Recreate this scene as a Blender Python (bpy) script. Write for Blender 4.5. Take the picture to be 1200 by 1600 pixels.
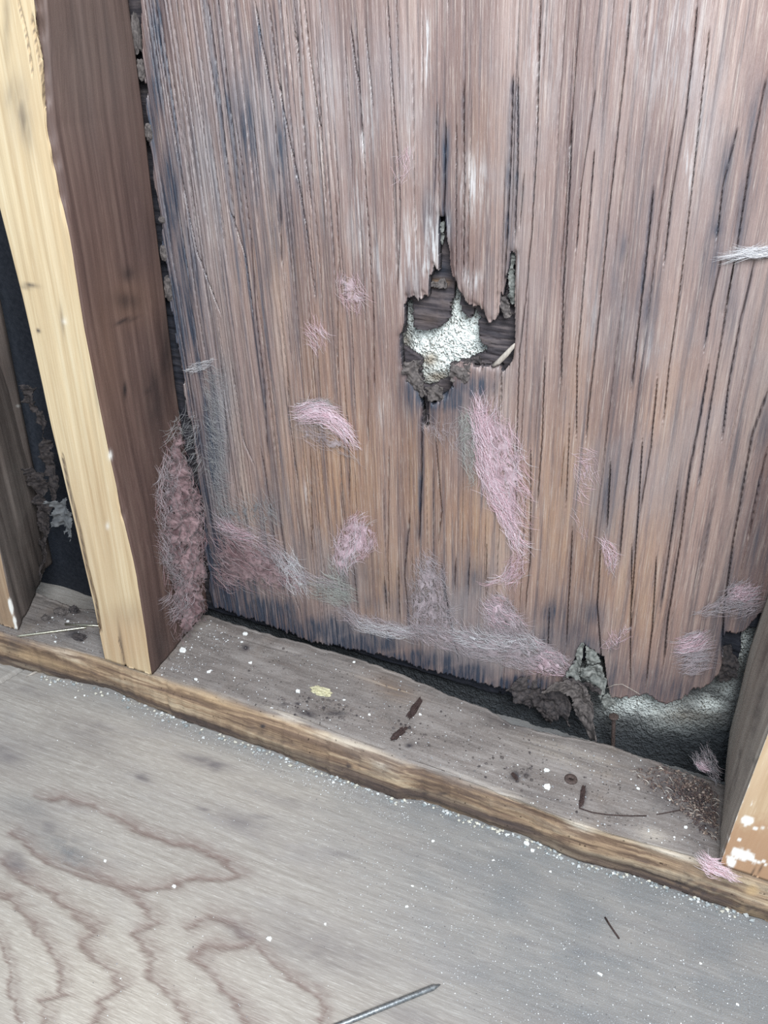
import bpy, math, random
import numpy as np
from mathutils import Matrix, Vector

for o in list(bpy.data.objects):
    bpy.data.objects.remove(o, do_unlink=True)
SC = bpy.context.scene
COL = SC.collection
rng = np.random.default_rng(7)
random.seed(7)

# ------------------------------------------------------------------ camera
CAM_R = np.array([0.9224456, 0.38581877, 0.01542705])
CAM_U = np.array([-0.21251603, 0.4739312, 0.85453271])
CAM_F = np.array([-0.3223834, 0.79153843, -0.51916842])
CAM_C = np.array([0.3434, -0.3694, 0.4379])
FPX = 1272.29
cd = bpy.data.cameras.new('camera')
cam = bpy.data.objects.new('camera', cd)
COL.objects.link(cam)
cd.sensor_fit = 'VERTICAL'
cd.sensor_height = 36.0
cd.sensor_width = 27.0
cd.lens = FPX / 1600 * 36.0
cd.clip_start = 0.01
m = Matrix.Identity(4)
for i in range(3):
    m[i][0] = CAM_R[i]; m[i][1] = CAM_U[i]; m[i][2] = -CAM_F[i]; m[i][3] = CAM_C[i]
cam.matrix_world = m
SC.camera = cam

# ------------------------------------------------------------------ light
SC.view_settings.view_transform = 'Standard'
SC.view_settings.look = 'None'
SC.view_settings.gamma = 1.0
SC.view_settings.use_curve_mapping = False
SC.view_settings.exposure = 0.72
SC.cycles.use_denoising = False
W = bpy.data.worlds.new('open_sky')
SC.world = W
W.use_nodes = True
bg = W.node_tree.nodes['Background']
bg.inputs['Color'].default_value = (0.74, 0.87, 1.0, 1)
bg.inputs['Strength'].default_value = 0.54


def area(name, loc, target, size, power, color, shape='RECTANGLE', size_y=None):
    d = bpy.data.lights.new(name, 'AREA')
    d.energy = power; d.color = color; d.shape = shape; d.size = size
    d.size_y = size_y or size
    o = bpy.data.objects.new(name, d)
    COL.objects.link(o)
    o.location = loc
    v = Vector(target) - Vector(loc)
    o.rotation_euler = v.to_track_quat('-Z', 'Y').to_euler()
    return o


# added area lamp, unseen behind the camera, brightening the wall toward its top right
area('added_area_light', (0.53, -0.56, 0.86), (0.25, 0.05, 0.2), 0.42, 10.4, (0.90, 0.95, 1.0))

# ------------------------------------------------------------------ helpers
D_WALL = 0.089     # front of the sheathing behind the studs (stud faces are y = 0)
Z_FLOOR = -0.038   # subfloor; the top of the sole plate is z = 0


def bp(px, py, axis, val):
    """points of the photograph carried onto a plane of the place (axis = val)"""
    px = np.asarray(px, float); py = np.asarray(py, float)
    d = CAM_F + (px[..., None] - 600) / FPX * CAM_R - (py[..., None] - 800) / FPX * CAM_U
    t = (val - CAM_C[axis]) / d[..., axis]
    return CAM_C + t[..., None] * d


def proj(P):
    d = P - CAM_C
    z = np.maximum(d @ CAM_F, 0.02)
    return 600 + FPX * (d @ CAM_R) / z, 800 - FPX * (d @ CAM_U) / z


def on_wall(p, y=D_WALL): return bp(p[0], p[1], 1, y)
def on_plate(p, z=0.0): return bp(p[0], p[1], 2, z)
def on_floor(p, z=Z_FLOOR): return bp(p[0], p[1], 2, z)


def _hash(ix, iy, s):
    h = (ix.astype(np.int64) * 374761393 + iy.astype(np.int64) * 668265263 + s * 974711) & 0xffffffff
    h = ((h ^ (h >> 13)) * 1274126177) & 0xffffffff
    h = (h ^ (h >> 16)) & 0xffff
    return h / 65535.0


def vn(x, y, s=0):
    x = np.asarray(x, float); y = np.asarray(y, float)
    ix = np.floor(x); iy = np.floor(y)
    fx = x - ix; fy = y - iy
    fx = fx * fx * (3 - 2 * fx); fy = fy * fy * (3 - 2 * fy)
    a = _hash(ix, iy, s); b = _hash(ix + 1, iy, s); c = _hash(ix, iy + 1, s); d = _hash(ix + 1, iy + 1, s)
    return (a * (1 - fx) + b * fx) * (1 - fy) + (c * (1 - fx) + d * fx) * fy


def fbm(x, y, s=0, o=4):
    t = 0; a = .5; n = 0
    for k in range(o):
        t = t + a * vn(x * 2 ** k, y * 2 ** k, s + 17 * k); n += a; a *= .5
    return t / n


def sstep(a, b, x):
    t = np.clip((x - a) / (b - a), 0, 1)
    return t * t * (3 - 2 * t)


def inpoly(px, py, poly):
    r = np.zeros(np.shape(px), bool)
    n = len(poly)
    for i in range(n):
        x0, y0 = poly[i]; x1, y1 = poly[(i + 1) % n]
        if y0 == y1: continue
        c = ((y0 > py) != (y1 > py)) & (px < (x1 - x0) * (py - y0) / (y1 - y0) + x0)
        r ^= c
    return r


def polydist(px, py, pts):
    best = np.full(np.shape(px), 1e9)
    for (x0, y0), (x1, y1) in zip(pts[:-1], pts[1:]):
        dx, dy = x1 - x0, y1 - y0
        t = np.clip(((px - x0) * dx + (py - y0) * dy) / (dx * dx + dy * dy + 1e-9), 0, 1)
        best = np.minimum(best, np.hypot(px - x0 - t * dx, py - y0 - t * dy))
    return best


def blob(px, py, cx, cy, rx, ry, rot=0.0):
    c, s = math.cos(rot), math.sin(rot)
    u = ((px - cx) * c + (py - cy) * s) / rx
    v = (-(px - cx) * s + (py - cy) * c) / ry
    return np.exp(-(u * u + v * v))


def new_mesh(name, verts, quads=None, tris=None, mats=(), fmat=None, attrs=None, smooth=True, parent=None):
    me = bpy.data.meshes.new(name)
    verts = np.asarray(verts, np.float32)
    loops = []; totals = []
    if quads is not None and len(quads):
        loops.append(np.asarray(quads).reshape(-1)); totals.append(np.full(len(quads), 4))
    if tris is not None and len(tris):
        loops.append(np.asarray(tris).reshape(-1)); totals.append(np.full(len(tris), 3))
    loops = np.concatenate(loops).astype(np.int32); totals = np.concatenate(totals).astype(np.int32)
    starts = np.concatenate([[0], np.cumsum(totals)[:-1]]).astype(np.int32)
    me.vertices.add(len(verts)); me.vertices.foreach_set('co', verts.reshape(-1))
    me.loops.add(len(loops)); me.loops.foreach_set('vertex_index', loops)
    me.polygons.add(len(totals)); me.polygons.foreach_set('loop_start', starts)
    me.polygons.foreach_set('loop_total', totals)
    for mt in mats: me.materials.append(mt)
    if fmat is not None: me.polygons.foreach_set('material_index', np.asarray(fmat, np.int32))
    me.polygons.foreach_set('use_smooth', np.full(len(totals), smooth))
    me.update(calc_edges=True)
    me.validate()
    for k, v in (attrs or {}).items():
        a = me.color_attributes.new(k, 'FLOAT_COLOR', 'POINT')
        v = np.asarray(v, np.float32)
        a.data.foreach_set('color', v.reshape(-1))
    ob = bpy.data.objects.new(name, me)
    COL.objects.link(ob)
    # origin at the base centre of the thing
    lo = verts.min(0); hi = verts.max(0)
    org = Vector(((lo[0] + hi[0]) / 2, (lo[1] + hi[1]) / 2, lo[2]))
    me.transform(Matrix.Translation(-org))
    if parent is not None:
        ob.parent = parent
        ob.location = org - parent.location
    else:
        ob.location = org
    return ob


def tag(o, label=None, cat=None, group=None, kind=None):
    if label: o['label'] = label
    if cat: o['category'] = cat
    if group: o['group'] = group
    if kind: o['kind'] = kind
    return o


def empty(name, loc):
    o = bpy.data.objects.new(name, None)
    o.empty_display_size = 0.02
    COL.objects.link(o)
    o.location = loc
    return o


def masked_grid(name, P, keep, back, mats, attrs=None, flip=False, parent=None, skirt_mat=0, smooth=True):
    """a sheet over a grid: the kept cells plus the cut edges down to the back of the sheet"""
    n, mm = P.shape[:2]
    idx = np.arange(n * mm).reshape(n, mm)
    ii, jj = np.nonzero(keep)
    q = np.stack([idx[ii, jj], idx[ii, jj + 1], idx[ii + 1, jj + 1], idx[ii + 1, jj]], 1)
    K = np.pad(keep, 1)
    sk = []
    N = n * mm
    # horizontal grid edges (i, j)-(i, j+1): cells i-1 and i
    a = K[:-1, 1:-1]; b = K[1:, 1:-1]
    e, f = np.nonzero(b & ~a); sk.append(np.stack([idx[e, f + 1], idx[e, f], idx[e, f] + N, idx[e, f + 1] + N], 1))
    e, f = np.nonzero(a & ~b); sk.append(np.stack([idx[e, f], idx[e, f + 1], idx[e, f + 1] + N, idx[e, f] + N], 1))
    a = K[1:-1, :-1]; b = K[1:-1, 1:]
    e, f = np.nonzero(b & ~a); sk.append(np.stack([idx[e, f], idx[e + 1, f], idx[e + 1, f] + N, idx[e, f] + N], 1))
    e, f = np.nonzero(a & ~b); sk.append(np.stack([idx[e + 1, f], idx[e, f], idx[e, f] + N, idx[e + 1, f] + N], 1))
    sk = np.concatenate(sk)
    V = np.concatenate([P.reshape(-1, 3), (P + back).reshape(-1, 3)])
    Q = np.concatenate([q, sk])
    # the back of the sheet, coarse pieces are enough but keep it closed
    qb = q[:, ::-1] + N
    Q = np.concatenate([Q, qb])
    fm = np.concatenate([np.zeros(len(q)), np.full(len(sk), skirt_mat), np.full(len(qb), skirt_mat)])
    if flip: Q = Q[:, ::-1]
    used = np.zeros(len(V), bool); used[Q] = True
    remap = np.cumsum(used) - 1
    at = {}
    for k, v in (attrs or {}).items():
        v = np.asarray(v).reshape(-1, 4); v = np.concatenate([v, v]); at[k] = v[used]
    return new_mesh(name, V[used], quads=remap[Q], mats=mats, fmat=fm, attrs=at, parent=parent, smooth=smooth)


# ------------------------------------------------------------------ materials
class NT:
    def __init__(s, name):
        s.m = bpy.data.materials.new(name); s.m.use_nodes = True
        s.t = s.m.node_tree; s.b = s.t.nodes['Principled BSDF']

    def new(s, t): return s.t.nodes.new(t)
    def link(s, a, b): s.t.links.new(a, b)

    def put(s, sock, v):
        if hasattr(v, 'is_output') or isinstance(v, bpy.types.NodeSocket): s.link(v, sock)
        elif isinstance(v, tuple) and len(v) == 3 and sock.type == 'RGBA': sock.default_value = (*v, 1)
        else: sock.default_value = v

    def pos(s): return s.new('ShaderNodeNewGeometry').outputs['Position']

    def vec(s, v, scale=(1, 1, 1), shear=None):
        n = s.new('ShaderNodeMapping'); s.put(n.inputs['Vector'], v)
        n.inputs['Scale'].default_value = scale
        return n.outputs[0]

    def sep(s, v):
        n = s.new('ShaderNodeSeparateXYZ'); s.put(n.inputs[0], v); return n.outputs

    def comb(s, x, y, z):
        n = s.new('ShaderNodeCombineXYZ')
        for i, v in enumerate((x, y, z)): s.put(n.inputs[i], v)
        return n.outputs[0]

    def math(s, op, a, b=0.0, c=0.0, clamp=False):
        n = s.new('ShaderNodeMath'); n.operation = op; n.use_clamp = clamp
        s.put(n.inputs[0], a); s.put(n.inputs[1], b); s.put(n.inputs[2], c)
        return n.outputs[0]

    def noise(s, v, scale=1.0, detail=3.0, rough=.55, dist=0.0):
        n = s.new('ShaderNodeTexNoise'); s.put(n.inputs['Vector'], v)
        n.inputs['Scale'].default_value = scale; n.inputs['Detail'].default_value = detail
        n.inputs['Roughness'].default_value = rough; n.inputs['Distortion'].default_value = dist
        return n.outputs['Fac']

    def voro(s, v, scale, feat='F1', rnd=1.0):
        n = s.new('ShaderNodeTexVoronoi'); s.put(n.inputs['Vector'], v); n.feature = feat
        n.inputs['Scale'].default_value = scale; n.inputs['Randomness'].default_value = rnd
        return n.outputs['Distance']

    def rng(s, v, a, b, c=0.0, d=1.0):
        n = s.new('ShaderNodeMapRange'); s.put(n.inputs[0], v); n.interpolation_type = 'SMOOTHSTEP'
        n.inputs[1].default_value = a; n.inputs[2].default_value = b
        n.inputs[3].default_value = c; n.inputs[4].default_value = d
        return n.outputs[0]

    def ramp(s, v, stops):
        n = s.new('ShaderNodeValToRGB'); s.put(n.inputs[0], v)
        e = n.color_ramp.elements
        while len(e) < len(stops): e.new(.5)
        for k, (p, c) in zip(e, stops): k.position = p; k.color = (*c, 1)
        return n.outputs[0]

    def mix(s, f, a, b, mode='MIX'):
        n = s.new('ShaderNodeMix'); n.data_type = 'RGBA'; n.blend_type = mode
        s.put(n.inputs[0], f); s.put(n.inputs[6], a); s.put(n.inputs[7], b)
        return n.outputs[2]

    def attr(s, name):
        n = s.new('ShaderNodeAttribute'); n.attribute_name = name
        k = s.new('ShaderNodeSeparateColor'); s.link(n.outputs['Color'], k.inputs[0])
        return n.outputs['Color'], k.outputs[0], k.outputs[1], k.outputs[2], n.outputs['Alpha']

    def done(s, color, rough=.7, bump=None, bstr=.3, bdist=.001, spec=.5, sub=None):
        s.put(s.b.inputs['Base Color'], color); s.put(s.b.inputs['Roughness'], rough)
        s.b.inputs['Specular IOR Level'].default_value = spec
        if bump is not None:
            n = s.new('ShaderNodeBump'); n.inputs['Strength'].default_value = bstr
            n.inputs['Distance'].default_value = bdist
            s.link(bump, n.inputs['Height']); s.link(n.outputs[0], s.b.inputs['Normal'])
        return s.m


LEAN = 0.057


def mat_wall():
    k = NT('weathered_red_brown_plywood')
    x, y, z = k.sep(k.pos())
    gx = k.math('MULTIPLY_ADD', z, LEAN, x)
    g = k.comb(gx, 0.0, z)
    n_b = k.noise(k.vec(g, (34, 1, 2.0)), 1, 3, .55, .25)
    n_m = k.noise(k.vec(g, (230, 1, 5)), 1, 7, .66, .12)
    n_f = k.noise(k.vec(g, (1000, 1, 26)), 1, 4, .65, .1)
    n_x = k.noise(k.vec(g, (1700, 1, 90)), 1, 3, .7)
    n_l = k.noise(k.vec(g, (420, 1, 26)), 1, 5, .7, .2)
    n_s = k.noise(k.vec(g, (14, 1, 7)), 1, 4, .6, .6)
    _, warm, stain, pale, grey = k.attr('wear')
    c = k.ramp(n_b, [(.28, (.125, .072, .062)), (.45, (.20, .122, .102)), (.60, (.265, .175, .147)), (.78, (.34, .245, .20))])
    c = k.mix(k.math('MULTIPLY', warm, k.rng(n_m, .2, .6, .5, 1)), c, k.ramp(n_m, [(.3, (.20, .098, .056)), (.5, (.315, .172, .092)), (.7, (.43, .275, .155))]))
    c = k.mix(k.rng(n_m, .32, .52, .72, 0), c, (.062, .046, .050))
    c = k.mix(k.rng(n_f, .32, .48, .55, 0), c, (.080, .058, .058))
    c = k.mix(k.rng(n_f, .52, .66, 0, .55), c, (.43, .345, .29))
    c = k.mix(k.rng(n_x, .56, .74, 0, .40), c, (.56, .50, .45))
    c = k.mix(k.rng(n_s, .50, .74, 0, .40), c, (.25, .225, .23))
    pf = k.math('MULTIPLY', pale, k.rng(n_l, .45, .60, .08, 1))
    c = k.mix(pf, c, (.66, .65, .64))
    gf = k.math('MULTIPLY', grey, k.rng(n_m, .3, .65, .7, 1))
    c = k.mix(gf, c, k.ramp(n_l, [(.3, (.12, .12, .13)), (.7, (.27, .26, .265))]))
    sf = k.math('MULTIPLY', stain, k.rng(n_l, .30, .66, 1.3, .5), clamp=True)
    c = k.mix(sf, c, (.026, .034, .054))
    h = k.math('ADD', k.math('MULTIPLY', n_m, .5), k.math('ADD', k.math('MULTIPLY', n_f, .4), k.math('MULTIPLY', n_x, .2)))
    return k.done(c, k.rng(n_f, .3, .7, .56, .40), h, .7, .0016, 1.0)


def mat_core():
    k = NT('rotted_dark_core_ply')
    x, y, z = k.sep(k.pos())
    g = k.comb(x, 0.0, z)
    n1 = k.noise(k.vec(g, (30, 1, 330)), 1, 4, .6, .4)
    n2 = k.noise(k.vec(g, (60, 1, 60)), 1, 4, .6)
    _, a, b_, c_, d_ = k.attr('wear')
    c = k.ramp(n1, [(.3, (.020, .018, .022)), (.5, (.052, .043, .047)), (.66, (.105, .085, .083)), (.8, (.20, .165, .15))])
    c = k.mix(k.rng(n2, .5, .7, 0, .45), c, (.12, .09, .085))
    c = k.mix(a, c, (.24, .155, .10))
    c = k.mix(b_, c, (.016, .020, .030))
    h = k.math('ADD', n1, n2)
    return k.done(c, .8, h, .7, .0018, .35)


def mat_stucco():
    k = NT('white_pitted_stucco_back')
    p = k.pos()
    v1 = k.voro(p, 620); v2 = k.voro(p, 300)
    n1 = k.noise(p, 55, 4, .6); n2 = k.noise(p, 900, 3, .6)
    _, white, tan, dark, _a = k.attr('wear')
    c = k.ramp(n2, [(.35, (.055, .056, .058)), (.6, (.125, .124, .122))])
    pit = k.math('MULTIPLY', k.rng(n1, .42, .6, 1, .35), k.rng(n2, .52, .60, 0, 1))
    v3 = k.voro(p, 330)
    pit = k.math('MAXIMUM', pit, k.rng(v3, .30, .18, 0, .85))
    w = k.mix(pit, (.90, .94, .88), (.17, .155, .13))
    c = k.mix(white, c, w)
    c = k.mix(tan, c, k.mix(k.rng(n2, .4, .6), (.20, .13, .075), (.42, .36, .28)))
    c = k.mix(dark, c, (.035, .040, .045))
    h = k.math('ADD', k.math('MULTIPLY', v1, 1.2), k.math('ADD', n2, v2))
    return k.done(c, .85, h, .8, .0016, .3)


def mat_floor():
    k = NT('grey_dusty_subfloor_plywood')
    x, y, z = k.sep(k.pos())
    gy = k.math('MULTIPLY_ADD', x, -0.03, y)
    g = k.comb(x, gy, 0.0)
    n1 = k.noise(k.vec(g, (26, 420, 1)), 1, 4, .65, .15)
    n2 = k.noise(k.vec(g, (110, 1500, 1)), 1, 3, .65)
    n3 = k.noise(k.vec(g, (14, 34, 1)), 1, 4, .6, .5)
    n4 = k.noise(k.vec(g, (1, 1, 1)), 1300, 3, .7)
    n5 = k.noise(k.vec(g, (6, 60, 1)), 1, 3, .6, .4)
    _, band, smudge, dust, pale = k.attr('wear')
    c = k.ramp(n1, [(.28, (.245, .215, .187)), (.5, (.315, .284, .252)), (.72, (.378, .347, .312))])
    c = k.mix(k.rng(n2, .54, .68, 0, .5), c, (.56, .53, .485))
    c = k.mix(k.rng(n2, .46, .30, 0, .35), c, (.22, .19, .17))
    c = k.mix(k.rng(n3, .5, .72, 0, .45), c, (.245, .225, .22))
    c = k.mix(k.rng(n5, .52, .72, 0, .35), c, (.265, .23, .21))
    c = k.mix(k.math('MULTIPLY', pale, .7), c, k.mix(k.rng(n2, .35, .65), (.385, .335, .275), (.53, .475, .40)))
    c = k.mix(k.math('MULTIPLY', band, k.rng(n2, .3, .7, 1.0, .6)), c, (.155, .100, .085))
    c = k.mix(smudge, c, (.125, .108, .112))
    df = k.math('MULTIPLY', dust, k.rng(n4, .35, .65, .5, 1))
    c = k.mix(df, c, k.ramp(n4, [(.35, (.085, .09, .094)), (.58, (.182, .188, .193)), (.72, (.37, .38, .386))]))
    h = k.math('ADD', k.math('MULTIPLY', n1, .5), k.math('ADD', k.math('MULTIPLY', n2, .35), k.math('MULTIPLY', k.math('MULTIPLY', n4, dust), 1.2)))
    return k.done(c, .68, h, .5, .0008, .4)


def mat_plate():
    k = NT('weathered_sole_plate_wood')
    x, y, z = k.sep(k.pos())
    g = k.comb(x, k.math('ADD', y, k.math('MULTIPLY', z, .7)), z)
    n1 = k.noise(k.vec(g, (9, 110, 80)), 1, 5, .62, .6)
    n2 = k.noise(k.vec(g, (22, 70, 60)), 1, 7, .68, .8)
    n3 = k.noise(g, 900, 3, .65)
    n4 = k.noise(k.vec(g, (28, 900, 500)), 1, 2, .6)
    _, warm, dark, pale, tan = k.attr('wear')
    top = k.ramp(n2, [(.3, (.135, .115, .104)), (.5, (.205, .178, .162)), (.7, (.275, .245, .225))])
    top = k.mix(k.rng(n1, .5, .75, 0, .5), top, (.155, .118, .10))
    top = k.mix(k.rng(n3, .52, .72, 0, .4), top, (.38, .365, .355))
    fr = k.ramp(n1, [(.30, (.085, .055, .042)), (.45, (.19, .122, .080)), (.53, (.35, .24, .15)), (.66, (.56, .44, .30))])
    fr = k.mix(k.rng(n2, .52, .7, 0, .55), fr, (.115, .082, .070))
    c = k.mix(warm, top, fr)
    c = k.mix(k.math('MULTIPLY', pale, k.rng(n1, .42, .58, .12, 1)), c, (.60, .53, .44))
    c = k.mix(tan, c, (.50, .345, .19))
    c = k.mix(dark, c, (.042, .036, .040))
    h = k.math('ADD', k.math('MULTIPLY', n1, .8), k.math('ADD', k.math('MULTIPLY', n3, .35), k.math('MULTIPLY', n4, .3)))
    return k.done(c, .72, h, .6, .0014, .35)


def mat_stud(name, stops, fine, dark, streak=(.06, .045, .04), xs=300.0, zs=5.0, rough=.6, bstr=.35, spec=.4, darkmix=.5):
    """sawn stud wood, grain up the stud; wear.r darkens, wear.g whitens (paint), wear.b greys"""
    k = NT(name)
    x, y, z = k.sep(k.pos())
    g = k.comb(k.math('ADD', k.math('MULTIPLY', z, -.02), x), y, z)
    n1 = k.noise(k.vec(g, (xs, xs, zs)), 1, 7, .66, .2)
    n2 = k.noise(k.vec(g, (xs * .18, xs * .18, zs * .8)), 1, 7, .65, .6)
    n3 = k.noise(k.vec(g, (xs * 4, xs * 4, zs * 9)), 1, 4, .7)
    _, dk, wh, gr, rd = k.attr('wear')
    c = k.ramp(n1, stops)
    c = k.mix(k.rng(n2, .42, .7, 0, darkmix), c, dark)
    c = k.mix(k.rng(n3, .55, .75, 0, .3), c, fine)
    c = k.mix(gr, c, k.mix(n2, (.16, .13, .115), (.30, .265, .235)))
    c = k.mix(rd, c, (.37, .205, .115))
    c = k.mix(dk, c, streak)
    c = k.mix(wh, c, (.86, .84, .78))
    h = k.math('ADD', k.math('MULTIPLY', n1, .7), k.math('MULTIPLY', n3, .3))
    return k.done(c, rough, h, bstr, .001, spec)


def mat_plain(name, a, b, scale=400.0, rough=.8, spec=.3, bstr=.4, metal=0.0, stretch=(1, 1, 1)):
    k = NT(name)
    p = k.vec(k.pos(), stretch)
    n1 = k.noise(p, scale, 4, .6)
    c = k.ramp(n1, [(.32, a), (.68, b)])
    k.b.inputs['Metallic'].default_value = metal
    return k.done(c, rough, n1, bstr, .0008, spec)


def mat_attr(name, rough=.85, spec=.2, sheen=0.0, sub=0.0):
    k = NT(name)
    col = k.attr('tint')[0]
    if sheen:
        k.b.inputs['Sheen Weight'].default_value = sheen
    if sub:
        k.b.inputs['Subsurface Weight'].default_value = sub
        k.b.inputs['Subsurface Radius'].default_value = (1, .6, .6)
        k.b.inputs['Subsurface Scale'].default_value = .002
    return k.done(col, rough, None, spec=spec)


M = {}
M['wall'] = mat_wall(); M['core'] = mat_core(); M['stucco'] = mat_stucco()
M['floor'] = mat_floor(); M['plate'] = mat_plate()
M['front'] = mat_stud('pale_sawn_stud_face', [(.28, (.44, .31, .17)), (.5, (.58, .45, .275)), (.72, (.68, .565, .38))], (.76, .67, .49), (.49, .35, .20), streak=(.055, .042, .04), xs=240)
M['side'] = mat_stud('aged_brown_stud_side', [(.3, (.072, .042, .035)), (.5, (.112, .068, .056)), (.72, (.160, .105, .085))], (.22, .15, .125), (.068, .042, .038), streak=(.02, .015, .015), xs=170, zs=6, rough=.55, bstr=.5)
M['front_tan'] = mat_stud('tan_stud_face', [(.28, (.38, .26, .15)), (.5, (.50, .36, .222)), (.72, (.59, .455, .305))], (.74, .62, .46), (.44, .29, .18), streak=(.10, .065, .045), xs=150)
M['side_grey'] = mat_stud('grey_weathered_stud_side', [(.3, (.25, .21, .175)), (.5, (.35, .305, .26)), (.72, (.44, .39, .335))], (.52, .47, .41), (.24, .19, .155), streak=(.05, .042, .042), xs=130, rough=.65, bstr=.5)
M['front_dull'] = mat_stud('dull_stud_face', [(.28, (.26, .165, .10)), (.5, (.36, .245, .155)), (.72, (.45, .33, .22))], (.5, .4, .29), (.25, .16, .1), streak=(.08, .055, .045), xs=150)
M['side_rough'] = mat_stud('rough_sawn_stud_side', [(.3, (.095, .068, .058)), (.5, (.155, .118, .10)), (.72, (.245, .195, .17))], (.28, .23, .2), (.07, .05, .045), streak=(.02, .018, .018), xs=120, rough=.75, bstr=.8)
M['fibre'] = mat_attr('glass_wool_fibre', .75, .25, 0.3)
M['wool'] = mat_attr('matted_glass_wool', .8, .2, 0.3)
_n = M['wool'].node_tree
_a = [x for x in _n.nodes if x.type == 'ATTRIBUTE'][0]
_n.links.new(_a.outputs['Alpha'], _n.nodes['Principled BSDF'].inputs['Alpha'])
M['dust'] = mat_attr('sanding_dust_grain', .8, .3)
M['paper'] = mat_plain('bay_shade_black', (.012, .015, .022), (.028, .031, .040), 300, .8, .3)  # near-black tone stands for the shade in the left bay
M['rot'] = mat_plain('rotten_grey_brown_wood', (.042, .036, .035), (.150, .128, .118), 350, .85, .25, .8)
M['rot_dark'] = mat_plain('rotten_dark_wood', (.022, .020, .022), (.085, .070, .066), 350, .85, .25, .8)
M['rot_green'] = mat_plain('mouldy_grey_green_flake', (.085, .090, .082), (.235, .235, .215), 320, .85, .25, .7)
M['chip'] = mat_plain('dark_brown_chip', (.020, .012, .012), (.065, .038, .032), 900, .7, .4, .8)
M['crumb'] = mat_plain('white_plaster_crumb', (.68, .68, .65), (.88, .88, .85), 900, .85, .3, .5)
M['yellow'] = mat_plain('yellow_foam_crumb', (.42, .38, .23), (.66, .62, .42), 700, .9, .2, .9)
M['steel'] = mat_plain('dull_nail_steel', (.13, .14, .15), (.30, .31, .31), 500, .45, .5, .3, .7)
M['brass'] = mat_plain('coated_pin_steel', (.45, .42, .33), (.66, .62, .50), 700, .35, .5, .2, 1.0)
M['rust'] = mat_plain('rusty_nail_head', (.040, .028, .026), (.12, .085, .072), 900, .75, .4, .6, .2)
M['splinter'] = mat_plain('pale_splinter', (.26, .22, .19), (.48, .43, .37), 500, .7, .3, .5, 0, (1, 1, .2))
M['leaf'] = mat_plain('torn_grey_paper', (.07, .072, .075), (.15, .15, .15), 200, .85, .2, .6)

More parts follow.
